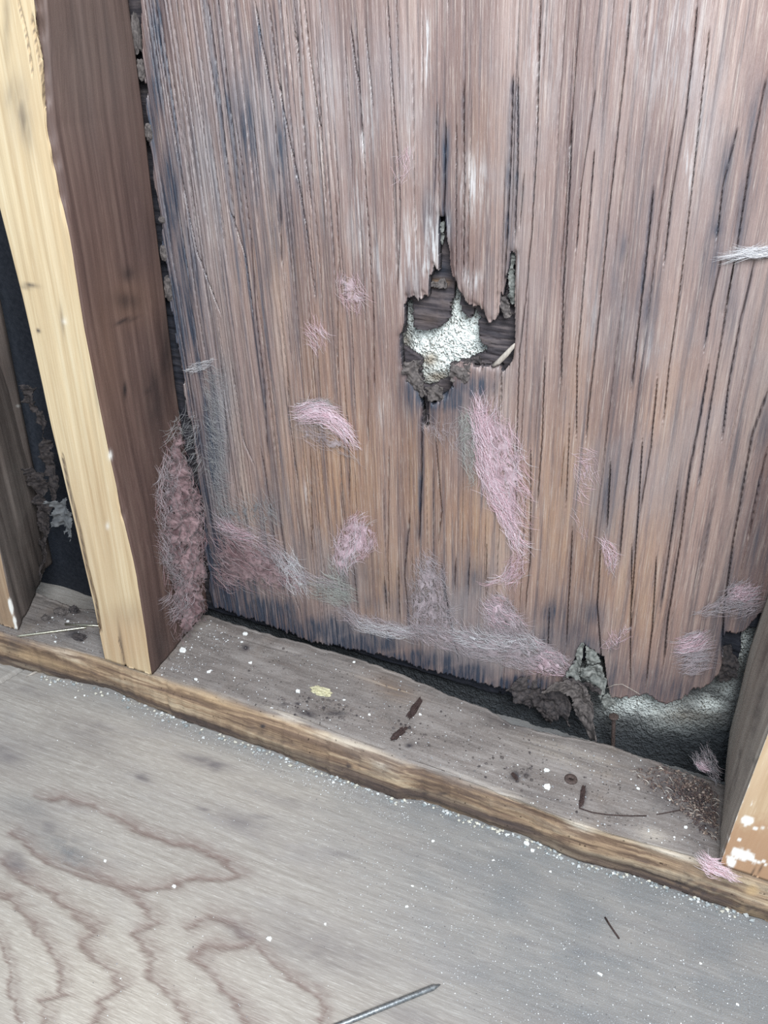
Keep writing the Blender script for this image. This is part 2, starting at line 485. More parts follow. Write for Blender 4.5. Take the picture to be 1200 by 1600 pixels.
# ------------------------------------------------------------------ wall sheathing
CRACKS = [  # (half width px, stain px, stain strength, points)
    (1.2, 3, .4, [(323, 0), (335, 83), (344, 167), (354, 258)]),
    (1.0, 3, .3, [(240, 0), (262, 158), (279, 250), (300, 417), (322, 560)]),
    (1.1, 7, .6, [(398, 0), (408, 62), (427, 167), (435, 271), (440, 417)]),
    (.9, 4, .4, [(419, 0), (433, 125), (467, 292), (477, 354), (492, 470)]),
    (.9, 2, .2, [(460, 42), (467, 104), (477, 250), (487, 333)]),
    (.8, 2, .2, [(475, 0), (483, 83), (500, 200), (510, 325)]),
    (1.0, 2, .3, [(548, 42), (562, 146), (569, 250), (575, 354), (583, 479), (584, 617)]),
    (.7, 2, .2, [(571, 42), (579, 125), (583, 167)]),
    (1.0, 3, .3, [(606, 0), (612, 125), (621, 233), (625, 312), (621, 458)]),
    (.9, 4, .5, [(683, 158), (681, 250), (679, 317)]),
    (2.0, 7, .8, [(697, 190), (695, 300), (692, 380)]),
    (.9, 5, .5, [(367, 187), (379, 267), (392, 375), (400, 492), (413, 617), (417, 717)]),
    (.9, 3, .3, [(271, 208), (290, 312), (308, 396), (346, 492)]),
    (.9, 3, .3, [(358, 325), (383, 400), (396, 492)]),
    (.7, 2, .2, [(525, 312), (529, 396), (527, 517), (528, 600)]),
    (1.2, 2, .3, [(985, 0), (977, 92), (965, 208), (950, 342), (937, 480), (929, 550), (920, 632), (916, 689)]),
    (.9, 2, .2, [(1090, 0), (1071, 187), (1050, 300), (1037, 417)]),
    (.9, 2, .2, [(1108, 42), (1094, 175), (1079, 312), (1059, 475), (1044, 580), (1036, 662)]),
    (1.1, 2, .3, [(844, 0), (840, 208), (831, 354), (821, 470), (811, 550), (807, 685), (806, 800)]),
    (1.8, 6, .8, [(802, 117), (800, 208), (794, 333), (787, 454)]),
    (1.4, 4, .7, [(810, 117), (809, 250), (804, 375)]),
    (1.1, 4, .5, [(819, 271), (812, 354)]),
    (1.3, 3, .4, [(725, 130), (726, 292), (723, 437)]),
    (.7, 2, .2, [(714, 187), (712, 437)]),
    (1.3, 3, .4, [(894, 179), (890, 292), (880, 450), (877, 550), (877, 600)]),
    (.9, 2, .3, [(931, 137), (908, 292), (900, 396)]),
    (.9, 2, .3, [(929, 229), (919, 354), (911, 450), (901, 569), (901, 685)]),
    (1.6, 5, .6, [(1021, 292), (1008, 419), (995, 531), (986, 610)]),
    (.9, 12, .65, [(1154, 196), (1129, 292), (1119, 383)]),
    (1.2, 9, .6, [(1198, 117), (1171, 258), (1150, 396), (1131, 496)]),
    (1.2, 3, .4, [(1129, 396), (1111, 475), (1100, 550)]),
    (1.4, 4, .5, [(1179, 408), (1156, 505), (1137, 606), (1128, 692)]),
    (1.1, 3, .4, [(1147, 408), (1130, 512), (1111, 625), (1091, 764)]),
    (1.5, 3, .5, [(1107, 569), (1092, 662), (1077, 737), (1062, 850), (1044, 962), (1036, 1040)]),
    (1.8, 6, .6, [(1200, 610), (1175, 681), (1162, 756), (1145, 850), (1130, 962), (1128, 1040)]),
    (1.2, 4, .5, [(1200, 700), (1186, 756), (1167, 850)]),
    (1.2, 2, .4, [(851, 561), (847, 681), (839, 794)]),
    (1.6, 7, .7, [(954, 719), (948, 831)]),
    (1.4, 3, .4, [(987, 692), (976, 775), (967, 880)]),
    (1.0, 2, .4, [(1004, 685), (995, 827), (985, 960)]),
    (1.0, 2, .4, [(1027, 587), (1017, 700), (999, 805)]),
    (1.0, 3, .4, [(1059, 760), (1044, 869), (1030, 960)]),
    (.9, 2, .3, [(894, 824), (888, 944), (884, 1010)]),
    (.8, 2, .2, [(890, 662), (884, 794)]),
    (1.0, 3, .4, [(938, 850), (933, 944), (940, 1040)]),
    (.9, 2, .3, [(987, 850), (985, 980), (984, 1070)]),
    (1.0, 2, .3, [(1025, 868), (1019, 980), (1008, 1075)]),
    (1.8, 6, .7, [(658, 640), (658, 755), (654, 851)]),
    (.8, 2, .2, [(607, 700), (606, 872), (608, 968)]),
    (.8, 2, .3, [(573, 580), (575, 700)]),
    (.9, 2, .3, [(543, 650), (546, 788)]),
    (.9, 3, .4, [(485, 700), (487, 872)]),
    (.9, 3, .4, [(552, 884), (558, 955)]),
    (.9, 2, .3, [(783, 580), (783, 647)]),
    (.9, 2, .3, [(829, 700), (828, 872), (820, 960)]),
    (1.0, 2, .4, [(712, 870), (710, 926)]),
    (1.0, 3, .5, [(733, 872), (731, 934)]),
    (.9, 2, .3, [(760, 850), (758, 935)]),
    (.9, 3, .5, [(858, 947), (854, 1040)]),
    (.9, 3, .4, [(343, 550), (353, 667), (360, 767)]),
    (.9, 3, .4, [(361, 567), (380, 687), (397, 727)]),
    (.8, 3, .4, [(447, 567), (450, 650), (466, 760)]),
    (.8, 3, .4, [(433, 780), (450, 900), (470, 960)]),
    (1.0, 3, .4, [(407, 700), (430, 850), (445, 930)]),
    (.9, 2, .3, [(375, 760), (400, 900)]),
    (.9, 3, .4, [(640, 800), (632, 900), (640, 990)]),
    (1.0, 3, .5, [(690, 880), (700, 960), (715, 1030)]),
    (.9, 3, .4, [(680, 680), (690, 800), (684, 850)]),
    (1.0, 5, .6, [(600, 900), (604, 970)]),
    (1.0, 4, .5, [(622, 880), (624, 975)]),
]


def z3(pts): return [(560 + x / 3.529, 300 + y / 3.529) for x, y in pts]
def z7(pts): return [(620 + x / 6, 380 + y / 6) for x, y in pts]


HOLE_FACE = z3([(440, 130), (437, 440), (410, 405), (400, 440), (382, 455), (380, 575), (350, 560), (345, 580), (330, 575),
    (325, 600), (300, 570), (262, 580), (250, 620), (250, 740), (225, 800), (228, 870), (235, 960), (260, 1000), (270, 1030),
    (300, 1040), (330, 1120), (345, 1180), (350, 1290), (385, 1290), (385, 1170), (420, 1165), (450, 1130), (490, 1120),
    (520, 1075), (515, 960), (545, 940), (600, 945), (660, 960), (670, 970), (690, 955), (740, 965), (775, 955), (795, 990),
    (830, 960), (855, 900), (862, 830), (858, 600), (862, 340), (840, 330), (825, 420), (800, 480), (795, 560), (782, 570),
    (780, 640), (770, 690), (740, 715), (705, 705), (690, 670), (665, 640), (653, 635), (620, 620), (588, 612), (565, 570),
    (541, 518), (512, 459), (500, 406), (500, 341), (490, 282), (480, 150)])
HOLE_CORE = z7([(75, 515), (150, 545), (160, 790), (260, 812), (370, 800), (450, 750), (500, 690), (495, 600), (530, 480),
    (560, 330), (592, 480), (612, 640), (640, 660), (680, 705), (735, 605), (785, 680), (765, 760), (770, 920), (842, 970),
    (840, 1020), (800, 1040), (740, 1060), (620, 1110), (580, 1120), (510, 1130), (500, 1250), (400, 1300), (300, 1345),
    (240, 1330), (215, 1200), (240, 1090), (150, 1030), (30, 960), (30, 880), (70, 820)])
FACE_LEFT = [(217, -200), (217, 0), (222, 100), (232, 200), (243, 300), (258, 400), (270, 490), (281, 560), (293, 640), (310, 740), (318, 800), (323, 880), (331, 948)]
FACE_BOTTOM = [(331, 948), (417, 976), (480, 999), (563, 1017), (630, 1034), (690, 1052), (740, 1064), (800, 1078), (850, 1078), (880, 1068), (890, 1045),
    (903, 1018), (912, 1006), (925, 1015), (944, 1025), (948, 1060), (955, 1092), (985, 1087), (1010, 1082), (1030, 1096), (1045, 1100), (1065, 1092),
    (1085, 1076), (1100, 1074), (1113, 1062), (1124, 1050), (1129, 1030), (1128, 1004), (1134, 985), (1160, 988), (1185, 960), (1230, 940), (1400, 900)]

hx = np.arange(-0.045, 0.445, 0.00042)
xs = np.concatenate([hx, np.linspace(.446, .80, 90)])
zs = np.concatenate([np.arange(-.014, .205, .0011), np.arange(.205, .335, .0007), np.arange(.335, .47, .0013), np.linspace(.472, 1.05, 80)])
X, Z = np.meshgrid(xs, zs)
PX, PY = proj(np.stack([X, np.full_like(X, D_WALL), Z], -1))
GX = X + LEAN * Z
dy = np.zeros_like(X)
# weathered ridges of the grain
ridge = vn(GX * 520, Z * 5, 3) * .5 + vn(GX * 1100, Z * 9, 4) * .3 + vn(GX * 170, Z * 4, 5) * .5
left_rough = sstep(640, 300, PX)
dy += (ridge - .65) * (.0007 + .0010 * left_rough)
dy += (fbm(X * 14, Z * 5, 8) - .5) * .004
stain = np.zeros_like(X)
wob = (fbm(Z * 30, X * 3, 11, 3) - .5) * 1.6
for hw, sp, ss, pts in CRACKS:
    ys = np.array([p[1] for p in pts], float); cx = np.array([p[0] for p in pts], float)
    ins = (PY > ys[0] - 12) & (PY < ys[-1] + 12)
    d = np.abs(PX + wob - np.interp(PY, ys, cx))
    sel = ins & (d < sp * 3 + 6)
    if not sel.any(): continue
    end = np.minimum(sstep(ys[0] - 10, ys[0] + 25, PY[sel]), 1 - sstep(ys[-1] - 25, ys[-1] + 10, PY[sel]))
    w = min(hw, .55 + hw * .45) * (.35 + .75 * end)
    dd = d[sel]
    dy[sel] += end * .0055 * np.clip(1.25 - dd / (w * .82), 0, 1)
    mod = .5 + .9 * vn(PY[sel] / 40, PX[sel] / 9, 5)
    stain[sel] = np.maximum(stain[sel], end * ss * mod * np.exp(-(dd / sp) ** 2))
# many thin random checks along the grain
r2 = np.random.default_rng(21)
for i in range(330):
    gx0 = r2.uniform(-.03, .50); 
    if i < 150: gx0 = r2.uniform(0.0, .15)
    z0 = r2.uniform(-.02, .50); L = r2.uniform(.03, .16)
    c = np.searchsorted(xs, gx0 - LEAN * (z0 + L / 2))
    j0, j1 = max(0, c - 45), min(len(xs), c + 45)
    i0, i1 = np.searchsorted(zs, z0), np.searchsorted(zs, z0 + L)
    if i1 - i0 < 3 or j1 - j0 < 5: continue
    S = (slice(i0, i1), slice(j0, j1))
    t = (Z[S] - z0) / L
    end = np.clip(np.sin(np.pi * np.clip(t, 0, 1)) * 1.6, 0, 1)
    d = np.abs(GX[S] - gx0 - (vn(Z[S] * 40, i, 3) - .5) * .0007)
    wd = r2.uniform(.00022, .0005)
    dy[S] += end * r2.uniform(.0008, .0028) * np.clip(1.3 - d / (wd * .8), 0, 1)
    stain[S] = np.maximum(stain[S], end * r2.uniform(.05, .3) * np.exp(-(d / .0010) ** 2))
# mildew and soot streaks, plus a darker strip down the left edge
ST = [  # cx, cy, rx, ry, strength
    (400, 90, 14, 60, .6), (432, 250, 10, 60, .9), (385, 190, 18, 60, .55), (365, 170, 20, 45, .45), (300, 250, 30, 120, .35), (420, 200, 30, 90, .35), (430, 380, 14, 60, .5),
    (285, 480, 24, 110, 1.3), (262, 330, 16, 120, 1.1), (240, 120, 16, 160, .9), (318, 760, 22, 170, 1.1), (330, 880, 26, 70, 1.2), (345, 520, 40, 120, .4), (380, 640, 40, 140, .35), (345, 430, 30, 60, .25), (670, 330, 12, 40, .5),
    (692, 360, 14, 40, .8), (650, 440, 8, 40, .4), (800, 250, 12, 70, .6), (795, 420, 10, 60, .7), (640, 480, 8, 60, .5), (632, 545, 10, 30, .8),
    (650, 610, 22, 34, 1.2), (690, 622, 34, 20, 1.4), (745, 605, 32, 16, 1.2), (670, 650, 22, 20, .5), (705, 640, 16, 30, .4), (780, 590, 12, 20, .5),
    (975, 390, 8, 30, .45), (960, 450, 14, 40, .25), (1008, 480, 14, 40, .75), (1012, 520, 10, 25, .5), (1130, 290, 12, 70, .6), (1175, 200, 12, 80, .5), (1160, 330, 9, 60, .5),
    (1120, 400, 20, 60, .4), (1140, 480, 14, 60, .35), (1190, 660, 14, 60, .5), (950, 770, 14, 60, .6), (960, 800, 10, 40, .4), (1060, 790, 14, 50, .4), (1150, 720, 14, 80, .35),
    (1180, 850, 20, 80, .5), (1140, 880, 12, 90, .45), (865, 960, 30, 24, .7), (930, 960, 22, 20, .7), (880, 990, 50, 30, .6), (925, 1010, 40, 20, .7), (960, 1060, 20, 40, .6),
    (1040, 1080, 60, 25, .75), (1000, 1060, 50, 25, .55), (1090, 1040, 30, 40, .5), (1120, 980, 14, 70, .5), (1165, 960, 30, 40, .75), (745, 905, 20, 25, .55),
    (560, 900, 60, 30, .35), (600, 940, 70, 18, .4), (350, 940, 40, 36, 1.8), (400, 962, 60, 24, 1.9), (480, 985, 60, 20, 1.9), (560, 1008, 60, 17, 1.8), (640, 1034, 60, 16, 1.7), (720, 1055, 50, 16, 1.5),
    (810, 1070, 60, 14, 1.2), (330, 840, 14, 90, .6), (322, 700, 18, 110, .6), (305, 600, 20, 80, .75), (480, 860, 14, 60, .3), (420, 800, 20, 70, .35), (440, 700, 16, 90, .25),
]
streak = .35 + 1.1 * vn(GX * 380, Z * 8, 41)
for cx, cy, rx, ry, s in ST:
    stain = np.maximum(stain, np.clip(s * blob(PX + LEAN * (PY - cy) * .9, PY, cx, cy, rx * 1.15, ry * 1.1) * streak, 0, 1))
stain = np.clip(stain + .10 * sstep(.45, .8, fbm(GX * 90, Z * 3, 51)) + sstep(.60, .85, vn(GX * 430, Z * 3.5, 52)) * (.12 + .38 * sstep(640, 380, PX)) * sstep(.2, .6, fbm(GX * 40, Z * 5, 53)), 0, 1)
warm = np.zeros_like(X)
for cx, cy, rx, ry, s in [(520, 760, 90, 170, .75), (610, 900, 70, 90, .65), (650, 760, 60, 120, .5), (880, 800, 70, 170, .7), (740, 830, 60, 90, .7), (980, 860, 60, 130, .55),
                          (1040, 640, 60, 130, .4), (900, 600, 40, 100, .35), (500, 560, 70, 110, .35), (440, 420, 90, 100, .25), (580, 960, 40, 30, .6), (1000, 950, 50, 70, .5), (760, 250, 60, 160, .2), (490, 640, 30, 70, .5)]:
    warm = np.maximum(warm, s * blob(PX, PY, cx, cy, rx, ry))
pale = np.zeros_like(X)
for cx, cy, rx, ry, s in [(668, 50, 7, 60, .9), (664, 100, 6, 40, .6), (740, 290, 22, 45, .65), (675, 370, 11, 60, 1.0), (640, 400, 28, 70, .5), (665, 420, 10, 25, .7), (735, 437, 18, 14, .7),
                          (570, 200, 14, 60, .55), (560, 330, 20, 90, .3), (1075, 260, 8, 45, .6), (1095, 210, 14, 60, .3), (500, 180, 40, 140, .22), (420, 150, 30, 120, .2), (840, 80, 40, 110, .25),
                          (1050, 60, 90, 120, .25), (480, 780, 6, 40, .35), (600, 640, 10, 30, .4), (915, 480, 20, 60, .25), (810, 410, 6, 40, .4), (330, 300, 40, 150, .15), (590, 420, 20, 60, .3),
                          (640, 170, 12, 100, .3), (1010, 540, 8, 30, .4), (700, 345, 5, 22, .9)]:
    pale = np.maximum(pale, s * blob(PX, PY, cx, cy, rx, ry))
grey = np.zeros_like(X)
for cx, cy, rx, ry, s in [(340, 690, 22, 120, .9), (350, 620, 18, 70, .75), (430, 800, 30, 40, .35), (730, 680, 18, 60, .55), (490, 660, 30, 30, .4), (540, 900, 40, 50, .4), (680, 940, 60, 60, .5),
                          (780, 1010, 120, 40, .7), (620, 990, 120, 25, .55), (880, 520, 120, 260, .12), (1150, 480, 60, 200, .3), (300, 350, 70, 300, .35), (960, 520, 50, 80, .3), (915, 1040, 30, 40, .7), (1010, 330, 140, 200, .15), (430, 900, 80, 50, .4), (820, 400, 40, 200, .2)]:
    grey = np.maximum(grey, s * blob(PX, PY, cx, cy, rx, ry))
# broken veneer: ragged hole, rotted foot, open joint beside the stud
cxm = (X[:-1, :-1] + X[1:, 1:]) / 2; czm = (Z[:-1, :-1] + Z[1:, 1:]) / 2
cpx, cpy = proj(np.stack([cxm, np.full_like(cxm, D_WALL), czm], -1))
jag = .55 * (vn((cxm + LEAN * czm) * 700, czm * 40, 71) - .5) + .7 * (fbm((cxm + LEAN * czm) * 160, czm * 20, 72) - .5)
hole = inpoly(cpx + jag * 2, cpy + jag * 14, HOLE_FACE)
fb = np.array(FACE_BOTTOM, float); fl = np.array(FACE_LEFT, float)
below = cpy > np.interp(cpx, fb[:, 0], fb[:, 1]) + jag * 9
below |= (cpx > 1129) & (cpx < 1400) & (cpy > np.interp(cpx, [1129, 1134, 1160, 1185, 1230, 1400], [1000, 985, 988, 960, 940, 900]) + jag * 9)
leftcut = (cpx < np.interp(cpy, fl[:, 1], fl[:, 0]) + jag * 5 + (fbm(cpy / 28, cpx * 0, 5) - .5) * 9)
hid = cpx > 1500
keep = ~(hole | below | leftcut)
# frayed lips of the hole bend in a little
edge = np.minimum(polydist(PX, PY, HOLE_FACE + HOLE_FACE[:1]), 60)
dy += .0022 * np.exp(-(edge / 5) ** 2) * (vn(GX * 600, Z * 60, 9))
P = np.stack([X, D_WALL + dy, Z], -1)
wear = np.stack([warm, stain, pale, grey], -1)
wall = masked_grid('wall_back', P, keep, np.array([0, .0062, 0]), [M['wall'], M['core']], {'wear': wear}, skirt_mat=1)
tag(wall, 'weathered red-brown plywood sheathing with a ragged rot hole and long vertical cracks', kind='structure')

# dark cross ply behind the face veneer
xs2 = np.concatenate([np.arange(-.045, .44, .0011), np.linspace(.445, .8, 50)])
zs2 = np.concatenate([np.arange(-.01, .21, .0016), np.arange(.21, .335, .0008), np.linspace(.34, 1.05, 150)])
X2, Z2 = np.meshgrid(xs2, zs2)
Y2 = D_WALL + .0092
P2X, P2Y = proj(np.stack([X2, np.full_like(X2, Y2), Z2], -1))
cell = vn(X2 * 130 + 3 * vn(Z2 * 60, X2 * 5, 3), Z2 * 420, 6)
d2 = (fbm(X2 * 60, Z2 * 260, 5) - .5) * .0022 + (cell - .5) * .0012
# cubical rot blocks to the right of the opening
d2 += .0012 * sstep(.72, .9, np.abs(((Z2 * 260 + .4 * vn(X2 * 200, Z2 * 100, 2)) % 1) * 2 - 1)) * (P2X > 745)
kx = (X2[:-1, :-1] + X2[1:, 1:]) / 2; kz = (Z2[:-1, :-1] + Z2[1:, 1:]) / 2
k2x, k2y = proj(np.stack([kx, np.full_like(kx, Y2), kz], -1))
jg = (vn(kx * 500, kz * 700, 31) - .5) * 4
keep2 = ~inpoly(k2x + jg, k2y + jg * .7, HOLE_CORE)
core_bot = np.interp(k2x, [200, 331, 600, 740, 850, 880, 910, 945, 960, 1115, 1118, 1150, 1156, 1157, 1300], [960, 962, 1040, 1078, 1098, 1098, 1030, 1030, 1040, 1040, 1052, 1046, 1020, 985, 960])
keep2 &= ~(k2y > core_bot + jg)
tanm = np.maximum(blob(P2X, P2Y, 684, 442, 15, 6) * 1.2, .15 * blob(P2X, P2Y, 670, 500, 20, 10))
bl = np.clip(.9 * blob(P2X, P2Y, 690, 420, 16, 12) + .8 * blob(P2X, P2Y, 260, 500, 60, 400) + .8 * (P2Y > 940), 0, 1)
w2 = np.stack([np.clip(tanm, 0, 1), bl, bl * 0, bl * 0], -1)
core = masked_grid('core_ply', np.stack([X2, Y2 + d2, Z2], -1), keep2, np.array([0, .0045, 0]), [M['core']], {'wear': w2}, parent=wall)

# the white back of the exterior stucco
YS = D_WALL + .0175
xs3 = np.concatenate([np.linspace(-.05, .14, 60), np.arange(.141, .245, .0007), np.arange(.245, .45, .0010), np.linspace(.451, .8, 40)])
zs3 = np.concatenate([np.linspace(-.075, -.041, 14), np.arange(-.04, .15, .0011), np.linspace(.151, .215, 20), np.arange(.216, .335, .0007), np.linspace(.336, 1.05, 40)])
X3, Z3 = np.meshgrid(xs3, zs3)
P3X, P3Y = proj(np.stack([X3, np.full_like(X3, YS), Z3], -1))
d3 = (fbm(X3 * 420, Z3 * 420, 12, 3) - .5) * .0030 + (fbm(X3 * 60, Z3 * 60, 13) - .5) * .004
d3 += .004 * blob(P3X, P3Y, 690, 610, 40, 20) + .004 * blob(P3X, P3Y, 628, 530, 14, 26)
n3 = fbm(P3X / 26, P3Y / 22, 3)
white = np.maximum(blob(P3X, P3Y, 695, 520, 75, 75) * 1.5, .75 * blob(P3X, P3Y, 1156, 1010, 22, 28))
for cx, cy, rx, ry, s in [(990, 1095, 36, 18, 1.0), (1030, 1105, 40, 18, .9), (1105, 1102, 26, 14, 1.0), (1060, 1130, 60, 20, .5), (960, 1105, 20, 18, .6), (1130, 1075, 20, 18, .5), (915, 1040, 20, 30, .45)]:
    white = np.maximum(white, s * blob(P3X, P3Y, cx, cy, rx, ry) * (.25 + 1.7 * n3))
tan3 = np.maximum.reduce([.9 * blob(P3X, P3Y, 672, 562, 14, 14), .85 * blob(P3X, P3Y, 684, 590, 22, 10), .7 * blob(P3X, P3Y, 632, 535, 10, 16), .5 * blob(P3X, P3Y, 1075, 1118, 50, 18) * n3 * 1.6])
shade3 = np.clip(.95 * sstep(1120, 1185, P3Y + 22 + (n3 - .5) * 40) + .9 * sstep(930, 890, P3X) * (P3Y > 900) + .5 * blob(P3X, P3Y, 635, 545, 10, 14), 0, 1) * (P3Y > 480)
# the gap's shade behind the sheathing is painted dark into the stucco foot
w3 = np.stack([np.clip(white, 0, 1), np.clip(tan3, 0, 1), shade3 * .9, shade3 * 0], -1)
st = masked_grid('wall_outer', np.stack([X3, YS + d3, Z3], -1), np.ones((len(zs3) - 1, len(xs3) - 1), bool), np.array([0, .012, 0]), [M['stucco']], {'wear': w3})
tag(st, 'pitted white stucco seen through the rotted sheathing', kind='structure')

# dark sheet painting in the shaded depth of the open bay at the left
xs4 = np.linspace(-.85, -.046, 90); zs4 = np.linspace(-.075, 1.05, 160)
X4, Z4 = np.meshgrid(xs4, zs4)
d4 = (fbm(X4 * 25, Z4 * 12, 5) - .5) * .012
bay_shade = masked_grid('wall_left', np.stack([X4, .0985 + d4, Z4], -1), np.ones((159, 89), bool), np.array([0, .004, 0]), [M['paper']])
tag(bay_shade, 'near-black sheet standing in for the shaded depth of the narrow stud bay', kind='structure')

# ------------------------------------------------------------------ floor
fx = np.concatenate([np.linspace(-.85, -.19, 40), np.arange(-.18, .50, .0013), np.linspace(.505, 1.0, 40)])
fy = np.concatenate([np.linspace(-.9, -.30, 60), np.arange(-.295, .012, .0008), np.linspace(.013, .13, 24)])
FX, FY = np.meshgrid(fx, fy)
FPx, FPy = proj(np.stack([FX, FY, np.full_like(FX, Z_FLOOR)], -1))
bands = [
    (5, [(60, 1247), (100, 1250), (150, 1262), (225, 1300), (300, 1320), (350, 1345), (372, 1367), (350, 1372), (310, 1370), (270, 1382), (225, 1390), (190, 1385), (130, 1370), (75, 1345), (20, 1300)]),
    (6, [(0, 1345), (45, 1375), (80, 1395), (115, 1425), (150, 1450), (122, 1470), (150, 1495), (175, 1520), (192, 1540), (160, 1565), (145, 1600), (150, 1660)]),
    (6, [(100, 1345), (165, 1370), (210, 1400), (245, 1440), (210, 1455), (220, 1480), (245, 1500), (230, 1520), (265, 1555), (295, 1595), (330, 1660)]),
    (5, [(-20, 1385), (15, 1400), (45, 1440), (75, 1480), (100, 1515), (95, 1540), (102, 1555), (65, 1565), (70, 1600), (60, 1660)]),
    (3, [(-10, 1450), (0, 1470), (12, 1510), (22, 1575), (30, 1600)]),
    (7, [(290, 1450), (325, 1430), (370, 1445), (395, 1470), (360, 1480), (320, 1480), (305, 1495), (340, 1530), (360, 1555), (385, 1590), (420, 1650)]),
    (4, [(395, 1475), (430, 1510), (475, 1540), (505, 1560), (500, 1590), (520, 1650)]),
]
wx = (fbm(FPx / 30, FPy / 9, 3, 3) - .5) * 22
wy = (fbm(FPx / 34, FPy / 18, 9, 3) - .5) * 12
band = np.zeros_like(FX)
for hw, pts in bands:
    d = polydist(FPx + wx, FPy + wy, pts)
    wv = .35 + 1.3 * fbm(FPx / 22, FPy / 22, 77)
    band = np.maximum(band, np.clip(.95 * wv, 0, .85) * np.exp(-(d / (hw * (.5 + .7 * wv))) ** 2))
    d2_ = polydist(FPx + wx - 9, FPy + wy + 3, pts)
    band = np.maximum(band, .42 * wv * np.exp(-(d2_ / (hw * 2.4)) ** 2))
sm = np.zeros_like(FX)
for cx, cy, rx, ry, s, a in [(325, 1192, 40, 9, .75, .25), (130, 1150, 60, 26, .35, .3), (60, 1165, 50, 20, .3, .2), (380, 1285, 40, 14, .55, .3), (400, 1275, 20, 5, .6, .1), (223, 1217, 14, 6, .7, .3), (316, 1263, 8, 4, .7, 0), (72, 1290, 24, 14, .6, .3),
                             (60, 1290, 60, 30, .35, .4), (22, 1345, 24, 14, .7, .4), (110, 1335, 24, 14, .4, .5), (500, 1480, 100, 40, .45, .3), (380, 1455, 40, 14, .4, .4), (440, 1250, 60, 10, .35, .3), (150, 1135, 60, 9, .4, .25),
                             (820, 1470, 22, 6, .6, .3), (905, 1490, 18, 6, .6, .2), (530, 1335, 24, 7, .5, .1), (650, 1330, 120, 20, .2, .3), (1090, 1480, 120, 24, .2, .3), (880, 1600, 150, 30, .3, .25), (45, 1080, 40, 12, .35, .2), (640, 1590, 50, 20, .5, .3), (0, 1180, 50, 18, .5, .2)]:
    sm = np.maximum(sm, s * blob(FPx + wx * .8, FPy + wy * .8, cx, cy, rx, ry, a) * (.5 + .9 * fbm(FPx / 16, FPy / 8, 4)))
pl = np.clip(.9 * blob(FPx, FPy, 150, 1560, 330, 190, .3) + .4 * blob(FPx, FPy, 420, 1230, 260, 40, .3), 0, 1)
right = sstep(380, 820, FPx + (1330 - FPy) * .55)
du = np.clip(right * .95 * sstep(1760, 1480, FPy + (600 - FPx) * .25) + .55 * blob(FPx, FPy, 300, 1130, 330, 26, .32), 0, 1)
du = np.clip(du * (.45 + .9 * fbm(FX * 40, FY * 90, 8)) + .7 * blob(FPx, FPy, 105, 1330, 45, 22, .5) * fbm(FPx / 9, FPy / 6, 8) * 1.5 + .4 * blob(FPx, FPy, 40, 1260, 45, 18, .2), 0, 1)
fz = Z_FLOOR + (fbm(FX * 9, FY * 25, 3) - .5) * .0016 + (vn(FX * 12, FY * 520, 5) - .5) * .00025
fz -= .0010 * np.clip(band - .3, 0, 1)
# the butt joint between two sheets at the left
jd = polydist(FPx, FPy, [(-60, 1100), (0, 1066), (38, 1043), (70, 1020)])
fz -= .004 * np.clip(1.4 - jd / 2.0, 0, 1)
floor = masked_grid('floor', np.stack([FX, FY, fz], -1), np.ones((len(fy) - 1, len(fx) - 1), bool), np.array([0, 0, -.018]), [M['floor']], {'wear': np.stack([band, sm, du, pl], -1)})
tag(floor, 'grey dusty plywood subfloor with wavy brown grain', kind='structure')

# ------------------------------------------------------------------ sole plate
bx = np.array([[-60, 880], [0, 892], [60, 925], [120, 948], [200, 952], [325, 958], [400, 982], [500, 1010], [560, 1025], [640, 1056], [700, 1082], [760, 1105], [795, 1127], [840, 1138], [900, 1150],
               [950, 1160], [1000, 1180], [1040, 1190], [1070, 1204], [1100, 1213], [1130, 1222]], float)
bw = on_plate((bx[:, 0], bx[:, 1]))
ft = np.array([[-300, 905], [0, 985], [100, 1012], [240, 1052], [300, 1070], [430, 1112], [560, 1158], [720, 1217], [820, 1258], [900, 1288], [1000, 1318], [1090, 1342], [1200, 1378], [1500, 1470]], float)
fw = on_plate((ft[:, 0], ft[:, 1]))
fbp = np.array([[-300, 955], [0, 1037], [90, 1060], [170, 1078], [240, 1106], [300, 1131], [400, 1166], [450, 1185], [560, 1226], [620, 1250], [660, 1251], [700, 1266], [760, 1290], [830, 1312], [900, 1346], [1000, 1371], [1080, 1400], [1200, 1441], [1500, 1540]], float)
fbw = on_floor((fbp[:, 0], fbp[:, 1]))
sx = np.concatenate([np.linspace(-.85, -.19, 50), np.arange(-.188, .50, .0011), np.linspace(.502, 1.0, 50)])
yb = np.interp(sx, bw[:, 0], bw[:, 1]) + (fbm(sx * 120, sx * 0, 4) - .5) * .003
yb = np.minimum(yb, .0835)
yf = np.interp(sx, fw[:, 0], fw[:, 1]) + (fbm(sx * 30, sx * 0, 6) - .5) * .002
ybot = np.interp(sx, fbw[:, 0], fbw[:, 1]) + (fbm(sx * 160, sx * 0, 7) - .5) * .0022
prof = []; kind = []
for z in np.linspace(Z_FLOOR, -.003, 12): prof.append(('b', z))
NT_ = 84
rows = []
tagw = []
for z in np.linspace(Z_FLOOR + .0002, -.004, 12):
    rows.append((yb - .002 * (vn(sx * 90, z * 300, 5)), np.full_like(sx, z))); tagw.append(0)
rows.append((yb - .0004, np.full_like(sx, -.0016))); tagw.append(0)
